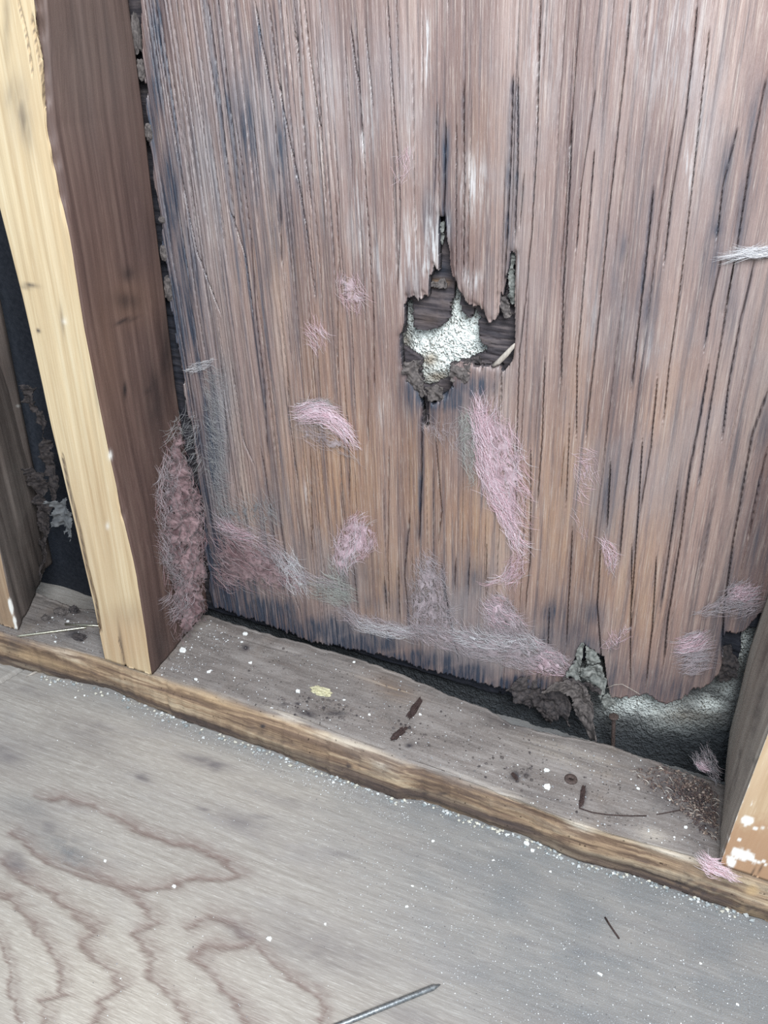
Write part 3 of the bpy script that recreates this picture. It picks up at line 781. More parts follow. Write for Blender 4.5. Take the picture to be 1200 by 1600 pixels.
for t in np.linspace(0, 1, NT_):
    yy = (yb - .0014) * (1 - t) + (yf + .002) * t
    zz = (fbm(sx * 22, yy * 60, 14) - .5) * .0020 + (vn(sx * 30, yy * 700, 15) - .5) * .0004 - .0003
    zz -= .004 * np.exp(-(yy - yb) ** 2 / .006 ** 2) * fbm(sx * 45, sx * 0, 16)
    rows.append((yy, zz)); tagw.append(0)
for t in np.linspace(.06, 1, 40):
    # rounded, waney front edge
    a = t * math.pi / 2
    u = min(1, t / .62)
    yc = yf + .002 + (ybot - .0015 - yf - .002) * np.sin(u * math.pi / 2) ** 1.0
    zc = -.021 * (1 - np.cos(u * math.pi / 2)) if t <= .62 else -.021 - (t - .62) / .38 * (.0165)
    yc = yc + (fbm(sx * 18, t * 6, 24) - .5) * .0030 + (vn(sx * 14, t * 60, 25) - .5) * .0006
    if t > .62: yc = yc + ((t - .62) / .38) ** 2 * .0018
    rows.append((yc, np.full_like(sx, zc) + (fbm(sx * 20, t * 3, 31) - .5) * .002 * (t < .9))); tagw.append(t)
PYm = np.stack([r[0] for r in rows]); PZm = np.stack([r[1] for r in rows])
PXm = np.broadcast_to(sx, PYm.shape)
_qx, _qy = proj(np.stack([PXm, PYm, PZm], -1))
for pts_, hw_, dp_ in [([(985, 1172), (1010, 1180), (1040, 1192), (1075, 1207)], 2.0, .004), ([(425, 1104), (470, 1118), (540, 1147), (600, 1168)], 1.6, .0018), ([(690, 1200), (760, 1228), (830, 1262)], 1.5, .0015), ([(340, 985), (420, 1010), (470, 1022)], 1.4, .0012)]:
    PZm -= dp_ * np.clip(1.3 - polydist(_qx, _qy, pts_) / hw_, 0, 1)
PP = np.stack([PXm, PYm, PZm], -1)
qx, qy = proj(PP)
tw = np.array(tagw)[:, None] + np.zeros_like(PXm)
wrm = np.clip(sstep(.02, .30, tw + (fbm(PXm * 40, tw * 3, 61) - .5) * .25), 0, 1)
wrm = np.maximum(wrm, .75 * blob(qx, qy, 610, 1072, 40, 14, .4) + .0)
drk = np.zeros_like(PXm)
for cx, cy, rx, ry, s, a in [(600, 1200, 130, 12, .35, .36), (420, 1150, 70, 8, .45, .35), (1080, 1385, 90, 18, .75, .3), (960, 1350, 60, 9, .5, .3), (850, 1245, 40, 6, .4, .3), (1120, 1375, 50, 12, .5, .3), (860, 1310, 60, 8, .3, .36),
                             (1165, 1420, 60, 8, .7, .3), (660, 1238, 16, 5, .6, .2), (545, 1197, 5, 4, .9, 0), (410, 1135, 4, 3, .9, 0), (650, 1035, 12, 10, .0, 0), (505, 1088, 60, 10, .25, .2), (480, 1115, 12, 5, .7, .2), (525, 1115, 14, 4, .5, 0), (445, 1100, 8, 3, .5, 0),
                             (465, 1100, 5, 3, .6, 0), (805, 1212, 7, 8, .75, .5), (822, 1210, 5, 6, .6, 0), (912, 1243, 5, 16, .6, .1), (640, 1165, 7, 4, .5, 0), (383, 1012, 6, 5, .7, 0), (1060, 1240, 60, 36, .75, .5), (1030, 1215, 50, 14, .5, .4), (1100, 1270, 24, 46, .6, 0),
                             (790, 1130, 40, 10, .5, .35), (690, 1240, 12, 4, .4, 0), (90, 965, 40, 10, .55, 0), (115, 990, 20, 8, .6, 0), (20, 1010, 20, 12, .3, 0)]:
    drk = np.maximum(drk, (s if rx > 30 else min(1.3, s * 1.7)) * blob(qx, qy, cx, cy, rx, ry, a) * (.15 + 1.5 * fbm(qx / 9, qy / 6, 4)))
drk = np.maximum(drk, .62 * sstep(.50, .85, tw + (fbm(PXm * 14, tw * 4, 65) - .5) * .7) * (tw > 0))
drk = np.clip(drk, 0, 1)
pal = np.zeros_like(PXm)
for cx, cy, rx, ry, s, a in [(450, 1118, 36, 7, .6, .35), (560, 1172, 60, 10, .6, .36), (600, 1195, 20, 8, .7, .3), (760, 1228, 70, 6, .45, .36), (905, 1293, 22, 8, .8, .3), (1050, 1335, 60, 6, .6, .3), (605, 1070, 30, 8, .35, .4), (100, 1020, 30, 8, .35, .3), (1020, 1305, 24, 10, .35, .2), (890, 1180, 80, 14, .2, .3)]:
    pal = np.maximum(pal, min(1, 1.35 * s) * blob(qx, qy, cx, cy, rx, ry, a))
tn = np.maximum.reduce([1.6 * blob(qx, qy, 1175, 1391, 12, 9) - .3, 1.7 * blob(qx, qy, 1175, 1428, 34, 9, .35) - .4, .8 * blob(qx, qy, 690, 1262, 46, 5, .3), .45 * blob(qx, qy, 60, 1030, 60, 8, .3), .4 * blob(qx, qy, 330, 1090, 60, 8, .35)])
plate = masked_grid('sole_plate', PP, np.ones((PP.shape[0] - 1, PP.shape[1] - 1), bool), np.zeros(3), [M['plate']], {'wear': np.stack([wrm, drk, pal, np.clip(tn, 0, 1)], -1)})
tag(plate, 'grey weathered wooden sole plate with a worn brown front edge, under the studs', 'sole plate')


# ------------------------------------------------------------------ studs
def poly_z(pts, y):
    w = bp(np.array([p[0] for p in pts]), np.array([p[1] for p in pts]), 1, y)
    o = np.argsort(w[:, 2]); return w[o, 2], w[o, 0]


def edge_fn(pts, y, zz):
    z, x = poly_z(pts, y)
    out = np.interp(zz, z, x)
    s = (x[-1] - x[0]) / (z[-1] - z[0])
    hi = zz > z[-1]; lo = zz < z[0]
    out[hi] = x[-1] + (zz[hi] - z[-1]) * s * .4
    out[lo] = x[0]
    return out


def stud(name, label, FL, FR, BR, BL, zb, mats, masks, seed, chips=None, y_front=0.0, rough=(.0004, .0006), top=1.05, split=None):
    zz = np.concatenate([np.arange(zb, .46, .0022), np.linspace(.465, top, 50)])
    x_fl, x_fr, x_br, x_bl = FL(zz), FR(zz), BR(zz), BL(zz)
    yb_ = D_WALL - .0012
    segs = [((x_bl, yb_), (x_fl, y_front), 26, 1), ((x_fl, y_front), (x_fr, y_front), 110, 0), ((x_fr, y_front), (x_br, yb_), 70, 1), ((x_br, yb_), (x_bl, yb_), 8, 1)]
    colsX, colsY, ids, Ss = [], [], [], []
    for (xa, ya), (xb, yb2), n, mi in segs:
        for i in range(n):
            t = i / n
            # a few points gathered at each arris
            colsX.append(xa * (1 - t) + xb * t); colsY.append(np.full_like(zz, ya * (1 - t) + yb2 * t)); ids.append(mi); Ss.append(t)
    GXs = np.stack(colsX, 1); GYs = np.stack(colsY, 1); GZ = np.repeat(zz[:, None], GXs.shape[1], 1)
    # small relief of the sawn surface
    mi = np.array(ids)
    n = vn(GXs * 260 + GYs * 300, GZ * 9, seed) - .5
    n2 = fbm(GXs * 30 + GYs * 33, GZ * 12, seed + 1) - .5
    GYs = np.where(mi[None] == 0, GYs + n * rough[0] + n2 * .0012, GYs)
    GXs = np.where(mi[None] == 1, GXs + n * rough[1] * 1.4 + n2 * .0016, GXs)
    qx_, qy_ = proj(np.stack([GXs, GYs, GZ], -1))
    if split:
        for pts, hw, dep in split:
            d = polydist(qx_, qy_, pts)
            GYs = GYs + dep * np.clip(1.3 - d / hw, 0, 1) * (mi[None] == 0)
    # worn arris at the front corners: pull in with noise
    j_fr = 26 + 110; j_fl = 26
    for j, sgn in ((j_fr, -1), (j_fl, 1)):
        wr = np.clip(fbm(zz * 50, zz * 0 + j, seed + 5) - .35, 0, 1) * .004 + .0005
        GXs[:, j] += sgn * wr; GYs[:, j] += wr * .8
    if chips:
        for (zc, zr, dep) in chips:
            w = dep * np.exp(-((zz - zc) / zr) ** 2) * (.5 + vn(zz * 160, zz * 0, seed + 8))
            for jj, f in ((j_fr - 6, .2), (j_fr - 5, .35), (j_fr - 4, .5), (j_fr - 3, .65), (j_fr - 2, .75), (j_fr - 1, .9), (j_fr, 1.0), (j_fr + 1, .75), (j_fr + 2, .5), (j_fr + 3, .3)):
                GXs[:, jj] -= w * f; GYs[:, jj] += w * f * .6
    N, C_ = GXs.shape
    V = np.stack([GXs, GYs, GZ], -1).reshape(-1, 3)
    idx = np.arange(N * C_).reshape(N, C_)
    a = idx[:-1]; b = np.roll(idx, -1, 1)[:-1]; c = np.roll(idx, -1, 1)[1:]; d = idx[1:]
    Q = np.stack([a, b, c, d], -1).reshape(-1, 4)
    fm = np.repeat(mi[None], N - 1, 0).reshape(-1)
    # caps as strips
    caps = []
    h = C_ // 2
    for r in (0, N - 1):
        for i in range(1, h):
            q = [idx[r, i], idx[r, i - 1], idx[r, C_ - i], idx[r, C_ - 1 - i]]
            caps.append(q if r == 0 else q[::-1])
    Q = np.concatenate([Q, np.array(caps)]); fm = np.concatenate([fm, np.ones(len(caps))])
    px_, py_ = proj(V)
    front = np.repeat((mi[None] == 0), N, 0).reshape(-1)
    wear_ = masks(px_, py_, front, V)
    return tag(new_mesh(name, V, quads=Q, mats=mats, fmat=fm, attrs={'wear': wear_}), label, 'stud', 'wall studs')


def mk(pts, y): return lambda zz: edge_fn(pts, y, zz)


def blobs(px_, py_, L):
    o = np.zeros_like(px_)
    for cx, cy, rx, ry, s, a in L: o = np.maximum(o, s * blob(px_, py_, cx, cy, rx, ry, a))
    return np.clip(o, 0, 1)


# the main stud
MAIN_FL = [(-66, 40), (0, 330), (34, 462), (79, 664), (119, 830), (146, 945), (164, 1032)]
MAIN_FR = [(62, 0), (77, 200), (110, 377), (133, 517), (174, 719), (214, 905), (237, 1051)]
MAIN_BR = [(202, 0), (225, 170), (240, 300), (262, 480), (275, 600), (300, 760), (318, 880), (327, 952)]


def masks_main(px_, py_, fr, V):
    n = fbm(px_ / 7, py_ / 30, 5)
    dk = blobs(px_, py_, [(45, 447, 12, 2.6, 1.3, .05), (60, 517, 3, 3, 1.2, 0), (38, 190, 8, 40, .55, -.2), (22, 150, 16, 30, .3, 0), (10, 40, 6, 60, .35, 0), (97, 500, 3, 24, .4, -.1), (150, 615, 3, 40, .35, -.15), (190, 1010, 2.5, 40, .6, -.15), (205, 960, 40, 20, .15, 0)])
    dk = np.maximum(dk * (.5 + n), .95 * np.exp(-(polydist(px_, py_, [(98, 715), (108, 765), (125, 830), (136, 885), (150, 940), (157, 985)]) / 2.2) ** 2))
    dk = np.maximum(dk, .8 * np.exp(-(polydist(px_, py_, [(185, 1000), (191, 1020), (196, 1042)]) / 1.2) ** 2))
    dk = np.maximum(dk, .8 * np.exp(-(polydist(px_, py_, [(28, 0), (42, 60), (50, 110)]) / 1.5) ** 2) * fr)
    dk = np.maximum(dk, .8 * np.exp(-(polydist(px_, py_, [(50, 30), (62, 100), (72, 165)]) / 1.8) ** 2) * fr)
    rd = blobs(px_, py_, [(195, 1000, 80, 60, .42, 0), (150, 860, 70, 170, .2, 0)]) * fr
    dks = blobs(px_, py_, [(200, 428, 9, 11, .9, 0), (197, 470, 22, 14, .6, .2), (196, 501, 18, 3, .9, -.3), (195, 610, 3, 12, .9, 0), (232, 610, 8, 14, .6, .6), (150, 60, 60, 60, .1, 0), (245, 620, 22, 60, .55, 0), (262, 560, 14, 90, .6, 0), (290, 760, 24, 120, .6, 0), (250, 1010, 14, 60, .5, 0)]) * (.5 + n)
    dk = np.where(fr, dk, np.maximum(dks, 0))
    rd = np.where(fr, rd, blobs(px_, py_, [(200, 470, 40, 40, .16, 0), (165, 560, 30, 160, .10, 0)]))
    wh = blobs(px_, py_, [(172, 712, 3, 6, .8, 0), (168, 822, 3, 5, .5, 0), (101, 502, 4, 4, .4, 0)])
    gr = np.where(fr, blobs(px_, py_, [(30, 170, 22, 60, .35, 0)]) * n, .25 * blob(px_, py_, 130, 60, 100, 160))
    return np.clip(np.stack([dk, wh, gr, rd], -1), 0, 1)


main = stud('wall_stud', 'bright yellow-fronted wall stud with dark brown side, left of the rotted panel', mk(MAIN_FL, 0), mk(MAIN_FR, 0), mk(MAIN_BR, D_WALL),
            lambda zz: edge_fn(MAIN_FL, 0, zz) + .004, .0004, [M['front'], M['side']], masks_main, 3,
            chips=[(.42, .035, .004), (.36, .018, .003), (.15, .01, .0025), (.46, .05, .006)],
            split=[([(98, 715), (108, 765), (125, 830), (136, 885), (150, 940), (157, 985)], 2.0, .004), ([(50, 30), (62, 100), (72, 165)], 2.0, .003), ([(28, 0), (42, 60), (50, 110)], 1.6, .002), ([(185, 1000), (191, 1020), (196, 1042)], 1.4, .002)])

# the stud at the right edge
RFL = [(1124, 1350), (1150, 1275), (1200, 1142), (1290, 880)]
RBL = [(1131, 1215), (1140, 1140), (1155, 1080), (1172, 1010), (1200, 928), (1260, 740)]


def masks_right(px_, py_, fr, V):
    n = fbm(px_ / 6, py_ / 6, 5)
    wh = blobs(px_, py_, [(1168, 1282, 12, 9, 1.2, .3), (1158, 1335, 22, 10, 1.2, .2), (1143, 1345, 10, 14, 1.1, 0), (1172, 1340, 14, 5, 1.1, .7), (1185, 1294, 30, 2.5, .7, -.05), (1155, 1312, 4, 5, 1.0, 0), (1190, 1347, 9, 3, .9, 0), (1197, 1350, 6, 3, .9, 0), (1174, 1255, 3, 4, .7, 0)])
    wh = sstep(.42, .7, wh * (.45 + 1.1 * n))
    e = np.exp(-(polydist(px_, py_, RFL) / 3.0) ** 2)
    wh = np.maximum(wh, sstep(.5, .75, e * (.3 + 1.2 * fbm(px_ / 5, py_ / 9, 8))) * .7)
    dk = blobs(px_, py_, [(1196, 1020, 7, 36, .6, .25), (1185, 1110, 8, 60, .6, .2), (1170, 1190, 6, 40, .35, .2), (1150, 1215, 3, 30, .5, .2), (1140, 1240, 3, 40, .35, .1), (1135, 1120, 8, 40, .35, .2), (1178, 1190, 2.5, 9, .7, .1), (1156, 1180, 2, 12, .6, .1)]) * (.4 + n) * (~fr)
    dk = np.maximum(dk, blobs(px_, py_, [(1176, 1363, 2, 9, .8, .5), (1188, 1358, 2, 9, .8, .5)]) * fr)
    rd = .75 * sstep(1262, 1310, py_ + (n - .5) * 30) * fr
    gr = np.where(fr, 0, .25 * n)
    return np.clip(np.stack([dk, wh, gr, rd], -1), 0, 1)


def right_FR(zz): return edge_fn(RFL, 0, zz) + .041


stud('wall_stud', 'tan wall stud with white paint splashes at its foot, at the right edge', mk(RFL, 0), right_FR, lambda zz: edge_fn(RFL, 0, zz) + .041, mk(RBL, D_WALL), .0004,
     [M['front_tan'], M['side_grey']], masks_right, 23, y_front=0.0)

# the doubled stud at the far left
LFR = [(-110, 420), (0, 868), (12, 920), (28, 985)]
LBR = [(0, 520), (22, 600), (42, 690), (62, 770), (76, 860), (88, 938)]


def masks_left(px_, py_, fr, V):
    n = fbm(px_ / 8, py_ / 8, 5)
    wh = sstep(.4, .7, blobs(px_, py_, [(17, 948, 4, 14, 1.2, -.2), (24, 975, 4, 20, .75, -.2), (30, 635, 12, 2, .6, 0)]) * (.5 + n)) * .9
    dk = np.where(fr, blobs(px_, py_, [(0, 960, 10, 20, .5, 0)]) * n, blobs(px_, py_, [(60, 930, 20, 40, .7, 0), (70, 800, 14, 120, .6, 0), (20, 560, 20, 60, .4, 0)]) * (.5 + n))
    gr = np.where(fr, 0, .35 * n + .3 * blob(px_, py_, 20, 800, 30, 120))
    return np.clip(np.stack([dk, wh, gr, 0 * dk], -1), 0, 1)


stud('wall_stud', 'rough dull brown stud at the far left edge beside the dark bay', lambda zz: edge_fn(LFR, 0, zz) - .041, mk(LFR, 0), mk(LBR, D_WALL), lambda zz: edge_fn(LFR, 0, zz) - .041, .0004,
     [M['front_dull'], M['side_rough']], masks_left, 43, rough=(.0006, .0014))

# ------------------------------------------------------------------ loose things
PAL = {
    'pink': [(.74, .50, .56), (.64, .40, .45), (.82, .66, .72), (.55, .33, .36), (.60, .55, .56)],
    'bright': [(.84, .64, .70), (.78, .54, .60), (.88, .78, .82), (.66, .42, .47)],
    'rose': [(.32, .17, .175), (.42, .26, .265), (.22, .125, .13), (.50, .36, .37), (.38, .33, .33)],
    'veil': [(.42, .33, .345), (.34, .29, .30), (.52, .42, .44), (.38, .36, .37), (.30, .27, .28)],
    'grey': [(.30, .29, .29), (.40, .385, .38), (.24, .235, .24), (.34, .34, .32)],
    'green': [(.30, .31, .27), (.38, .385, .34), (.25, .255, .23), (.46, .455, .42)],
    'white': [(.70, .69, .69), (.58, .55, .57), (.80, .79, .79), (.45, .43, .44)],
    'straw': [(.30, .22, .17), (.62, .55, .47), (.14, .09, .08), (.09, .06, .055), (.20, .14, .11)],
}
AXN = {1: np.array([0., -1, 0]), 2: np.array([0., 0, 1]), 0: np.array([1., 0, 0])}


def sample_poly(poly, n, r):
    a = np.array(poly, float); lo = a.min(0); hi = a.max(0)
    out = np.zeros((0, 2))
    while len(out) < n:
        p = r.uniform(lo, hi, (n * 3, 2))
        out = np.concatenate([out, p[inpoly(p[:, 0], p[:, 1], poly)]])
    return out[:n]


def fibres(pts, axis, val, flow, length, lift, pal, r, curl=.35, spread=.5, rad=(.00005, .00011), K=7, base=None):
    """verts, quads, tints of many fine bent fibres laid through photo points carried onto a plane"""
    n = len(pts)
    P0 = bp(pts[:, 0], pts[:, 1], axis, val)
    if isinstance(flow, list):   # follow a polyline
        f = np.array(flow, float); seg = f[1:] - f[:-1]; mid = (f[1:] + f[:-1]) / 2
        w = 1 / (((pts[:, None] - mid[None]) ** 2).sum(-1) + 60.) ** 1.5
        sd = seg / np.linalg.norm(seg, axis=1, keepdims=True)
        fd = (w[..., None] * sd[None]).sum(1)
    else:
        fd = np.repeat(np.array(flow, float)[None], n, 0)
    fd = fd / np.linalg.norm(fd, axis=1, keepdims=True)
    P1 = bp(pts[:, 0] + fd[:, 0], pts[:, 1] + fd[:, 1], axis, val)
    d = P1 - P0; d /= np.linalg.norm(d, axis=1, keepdims=True)
    nrm = AXN[axis]; e = np.cross(nrm, d)
    # neighbouring fibres are combed the same way
    comb = (fbm(pts[:, 0] / 20, pts[:, 1] / 20, 7) - .5) * 3.4 * spread
    th = comb + r.normal(0, spread * .38, n); om = (fbm(pts[:, 0] / 16, pts[:, 1] / 16, 19) - .5) * curl * 1.6 + r.normal(0, curl * .35, n)
    L = length * r.uniform(.35, 1.15, n)
    hgt = lift * (.1 + .9 * fbm(pts[:, 0] / 14, pts[:, 1] / 14, int(abs(val) * 1e4) % 97)) * r.uniform(.1, 1.0, n)
    half = K // 2
    path = [None] * K
    for sgn in (1, -1):
        cur = P0.copy(); ang = th.copy()
        for k in range(half + 1):
            if path[half + sgn * k] is None: path[half + sgn * k] = cur.copy()
            ang = ang + om * sgn + r.normal(0, curl * .25, n)
            cur = cur + (d * np.cos(ang)[:, None] + e * np.sin(ang)[:, None]) * (sgn * L / (K - 1))[:, None]
    path = np.stack(path, 1)
    t = np.linspace(0, 1, K)
    path = path + nrm * (hgt[:, None] * (.15 + .85 * np.sin(np.pi * t)[None]) + .00012)[..., None]
    tan = np.gradient(path, axis=1); tan /= np.linalg.norm(tan, axis=2, keepdims=True) + 1e-12
    s1 = np.cross(tan, nrm); s1 /= np.linalg.norm(s1, axis=2, keepdims=True) + 1e-9
    s2 = np.cross(tan, s1)
    rr = r.uniform(rad[0], rad[1], n)[:, None, None] * np.sin(np.pi * np.linspace(.12, .88, K))[None, :, None]
    ring = [path + rr * (math.cos(a) * s1 + math.sin(a) * s2) for a in (0.5, 2.6, 4.7)]
    V = np.stack(ring, 2)                          # n,K,3,3
    idx = np.arange(n * K * 3).reshape(n, K, 3)
    Q = []
    for c in range(3):
        a = idx[:, :-1, c]; b = idx[:, :-1, (c + 1) % 3]; c2 = idx[:, 1:, (c + 1) % 3]; d2 = idx[:, 1:, c]
        Q.append(np.stack([a, b, c2, d2], -1).reshape(-1, 4))
    cols = np.array(pal)[r.integers(0, len(pal), n)] * r.uniform(.8, 1.15, (n, 1))
    C = np.repeat(np.concatenate([cols, np.ones((n, 1))], 1)[:, None], K * 3, 1).reshape(-1, 4)
    return V.reshape(-1, 3), np.concatenate(Q), C


def join(parts):
    off = 0; Vs, Qs, Cs = [], [], []
    for V, Q, C in parts:
        Vs.append(V); Qs.append(Q + off); Cs.append(C); off += len(V)
    return np.concatenate(Vs), np.concatenate(Qs), np.concatenate(Cs)


def sheet(name, poly, axis, val, disp, thick, mats, step=1.6, parent=None, tint=None, jit=5.0, hole=0.0, seed=1):
    a = np.array(poly, float); lo = a.min(0) - 3; hi = a.max(0) + 3
    gx = np.arange(lo[0], hi[0], step); gy = np.arange(lo[1], hi[1], step)
    U, V = np.meshgrid(gx, gy)
    P = bp(U, V, axis, val)
    nrm = AXN[axis]
    P = P + nrm * disp(U, V)[..., None]
    u = (U[:-1, :-1] + U[1:, 1:]) / 2; v = (V[:-1, :-1] + V[1:, 1:]) / 2
    j = (fbm(u / 11, v / 11, seed, 5) - .5) * jit * 4; j2 = (fbm(u / 11, v / 11, seed + 3, 5) - .5) * jit * 4
    keep = inpoly(u + j, v + j2, poly)
    if hole: keep &= fbm(u / 6, v / 10, seed + 7) > hole
    at = {}
    if tint is not None: at = {'tint': tint(U, V)}
    return masked_grid(name, P, keep, -nrm * thick, mats, at, parent=parent)


MATS = {'bright': ((.58, .40, .44), (.86, .74, .78)), 'pink': ((.42, .29, .315), (.70, .55, .59)), 'rose': ((.125, .072, .075), (.37, .25, .255)),
        'veil': ((.26, .205, .21), (.46, .385, .40)), 'grey': ((.19, .185, .19), (.34, .33, .33)), 'green': ((.22, .225, .20), (.42, .42, .385)), 'white': ((.42, .40, .41), (.72, .70, .71))}
OPA = {'bright': 1.0, 'pink': .85, 'rose': .95, 'veil': .75, 'grey': .6, 'green': .6, 'white': .8}
DENS = {'bright': .02, 'pink': .10, 'rose': .02, 'veil': .17, 'grey': .24, 'green': .2, 'white': .2}


def tuft(label, poly, flow, n, length, lift, pal, axis=1, val=D_WALL - .0012, curl=.3, spread=.6, mat_core=None, extra=(), seed=0, rad=(.00005, .00010), group='scraps of insulation wool', dens=None, feather=24, grow=1.18, op=1.0, puff=.55):
    r = np.random.default_rng(100 + seed)
    palc = PAL[pal]
    c = np.array(poly, float).mean(0)
    b = bp(c[0], c[1], axis, val)
    root = tag(empty('insulation_tuft', tuple(b)), label, 'insulation', group)
    parts = [fibres(sample_poly(poly, int(n * .42), r), axis, val, flow, length, lift, palc, r, curl, spread, rad)]
    for (p2, n2, fl2, L2, l2, pal2, sp2) in extra:
        parts.append(fibres(sample_poly(p2, int(n2 * .5), r), axis, val, fl2, L2, l2, PAL[pal2], r, curl, sp2, rad))
    V, Q, C = join(parts)
    new_mesh('loose_fibres', V, quads=Q, mats=[M['fibre']], attrs={'tint': C}, parent=root)['kind'] = 'stuff'
    layers = [(poly, flow, pal, (mat_core[2] if mat_core else lift * .45) * puff, DENS[pal] if dens is None else dens)]
    for (p2, n2, fl2, L2, l2, pal2, sp2) in extra:
        layers.append((p2, fl2, pal2, l2 * .55 * puff, DENS[pal2] + .04))
    for li, (pl_, fl_, pn, h, dn) in enumerate(layers):
        pc = np.array(pl_, float); cc = pc.mean(0); pc = (pc - cc) * grow + cc
        pc = [tuple(p) for p in pc]
        dv = np.array(fl_[-1], float) - np.array(fl_[0], float) if isinstance(fl_, list) else np.array(fl_, float)
        an = math.atan2(dv[1], dv[0]); ca_, sa_ = math.cos(an), math.sin(an)
        sd_ = seed * 13 + li * 5

        def st(U, V_):
            wu = (fbm(U / 24, V_ / 24, sd_) - .5) * 34; wv = (fbm(U / 24, V_ / 24, sd_ + 2) - .5) * 34
            return (U + wu) * ca_ + (V_ + wv) * sa_, -(U + wu) * sa_ + (V_ + wv) * ca_

        def disp(U, V_):
            a_, b_ = st(U, V_)
            dd = np.minimum(polydist(U, V_, pc + pc[:1]), 30)
            return h * sstep(0, 16, dd) * (.1 + 1.0 * fbm(U / 14, V_ / 14, sd_ + 5) + .75 * (fbm(a_ / 18, b_ / 3.5, sd_ + 1) - .5)) + .0003 + li * .0006

        ca, cb = np.array(MATS[pn][0]), np.array(MATS[pn][1])

        def tint(U, V_):
            a_, b_ = st(U, V_)
            f = sstep(.32, .68, .55 * fbm(a_ / 14, b_ / 1.6, sd_ + 9) + .45 * fbm(U / 12, V_ / 12, sd_ + 4))[..., None]
            dd = polydist(U, V_, pc + pc[:1])
            nz = .6 * fbm(a_ / 13, b_ / 1.7, sd_ + 11) + .4 * fbm(U / 8, V_ / 8, sd_ + 12)
            al = OPA[pn] * op * np.clip(.12 + .88 * sstep(0, feather * 1.4, dd), 0, 1) * np.clip(.2 + 2.2 * (nz - .28), .08, 1)
            return np.concatenate([ca * (1 - f) + cb * f, al[..., None]], -1)

        def keepf(u, v):
            a_, b_ = st(u, v)
            dd = polydist(u, v, pc + pc[:1]); ins = inpoly(u, v, pc)
            nz = .6 * fbm(a_ / 13, b_ / 1.7, sd_ + 11) + .4 * fbm(u / 8, v / 8, sd_ + 12)
            thr = .78 - (.78 - .28 - dn) * sstep(0, feather, dd)
            return ins & (nz > thr)
        lo = np.array(pc).min(0) - 2; hi = np.array(pc).max(0) + 2
        U, V_ = np.meshgrid(np.arange(lo[0], hi[0], 1.05), np.arange(lo[1], hi[1], 1.05))
        P_ = bp(U, V_, axis, val) + AXN[axis] * disp(U, V_)[..., None]
        u = (U[:-1, :-1] + U[1:, 1:]) / 2; v = (V_[:-1, :-1] + V_[1:, 1:]) / 2
        kp = keepf(u, v)
        if kp.sum() < 12: continue
        masked_grid('matted_wool', P_, kp, -AXN[axis] * .00025, [M['wool']], {'tint': tint(U, V_)}, parent=root)['kind'] = 'stuff'
    return root


tuft('bright pink curled wool tuft on the panel, left of and below the hole', [(462, 640), (470, 627), (505, 626), (530, 640), (548, 665), (560, 695), (545, 692), (520, 672), (495, 660), (470, 660)],
     [(462, 650), (490, 638), (520, 648), (545, 675), (562, 705)], 900, .020, .006, 'bright', mat_core=((.74, .52, .58), (.84, .70, .75), .004), seed=1, spread=.35,
     extra=[([(462, 632), (480, 622), (520, 625), (530, 634), (500, 634), (470, 642)], 160, (1, .05), .014, .004, 'grey', .5), ([(465, 655), (540, 680), (560, 720), (500, 700), (470, 690)], 130, (1, .6), .02, .003, 'veil', .7)])
tuft('long bright pink wool streak hanging below the hole, largest on the panel', [(738, 650), (752, 622), (775, 632), (795, 660), (815, 690), (828, 740), (822, 790), (824, 850), (812, 860), (795, 835), (775, 800), (752, 770), (745, 720)],
     [(745, 630), (755, 700), (775, 760), (800, 830), (820, 870)], 1500, .021, .006, 'pink', op=.7, feather=34, mat_core=((.60, .36, .41), (.78, .58, .64), .0035), seed=2, spread=.75, curl=.4,
     extra=[([(738, 645), (752, 625), (772, 660), (770, 720), (795, 780), (822, 858), (803, 858), (775, 800), (748, 740)], 900, [(750, 690), (775, 770), (815, 860)], .024, .007, 'bright', .2),
            ([(718, 650), (742, 640), (745, 700), (740, 760), (725, 730)], 420, (.1, 1), .014, .003, 'green', .9)])
tuft('small pink wool wisp with a thin tail below the long streak', [(785, 885), (800, 868), (822, 862), (820, 900), (805, 915), (785, 910)], (-.6, 1), 330, .016, .004, 'pink', seed=3, curl=.45, op=.7,
     extra=[([(758, 908), (795, 895), (800, 908), (760, 916)], 50, (1, -.25), .02, .003, 'bright', .25)])
tuft('pale pink wool clump with white strands low on the panel, under the curled tuft', [(522, 850), (545, 805), (560, 800), (580, 815), (592, 850), (575, 868), (555, 880), (535, 895), (520, 878)], [(560, 800), (545, 845), (530, 900)], 900, .017, .006, 'pink',
     mat_core=((.52, .40, .40), (.66, .52, .54), .0035), seed=4, spread=.7, curl=.4, extra=[([(560, 820), (570, 820), (550, 880), (535, 900), (530, 890)], 140, (-.4, 1), .02, .007, 'white', .25), ([(515, 870), (540, 880), (552, 940), (520, 945)], 260, (.2, 1), .014, .003, 'green', .8)])
tuft('wide matted rose wool patch in the lower left corner of the panel', [(335, 890), (338, 825), (355, 808), (395, 830), (430, 850), (450, 880), (480, 905), (470, 925), (420, 925), (360, 922), (338, 912)], [(335, 820), (380, 850), (430, 890), (480, 920)], 900, .022, .007, 'rose',
     mat_core=((.28, .165, .165), (.40, .25, .245), .006), seed=5, spread=.6, op=.85, feather=40, extra=[([(335, 800), (420, 830), (470, 880), (420, 880), (350, 835)], 520, (1, .6), .02, .006, 'veil', .5), ([(345, 810), (400, 835), (400, 850), (345, 830)], 200, (1, .4), .024, .006, 'pink', .4)])
tuft('whitish wool wisps beside the rose patch at the panel foot', [(425, 870), (460, 862), (480, 890), (482, 930), (455, 925), (435, 900)], (.5, 1), 380, .02, .005, 'white', seed=6, spread=.45)
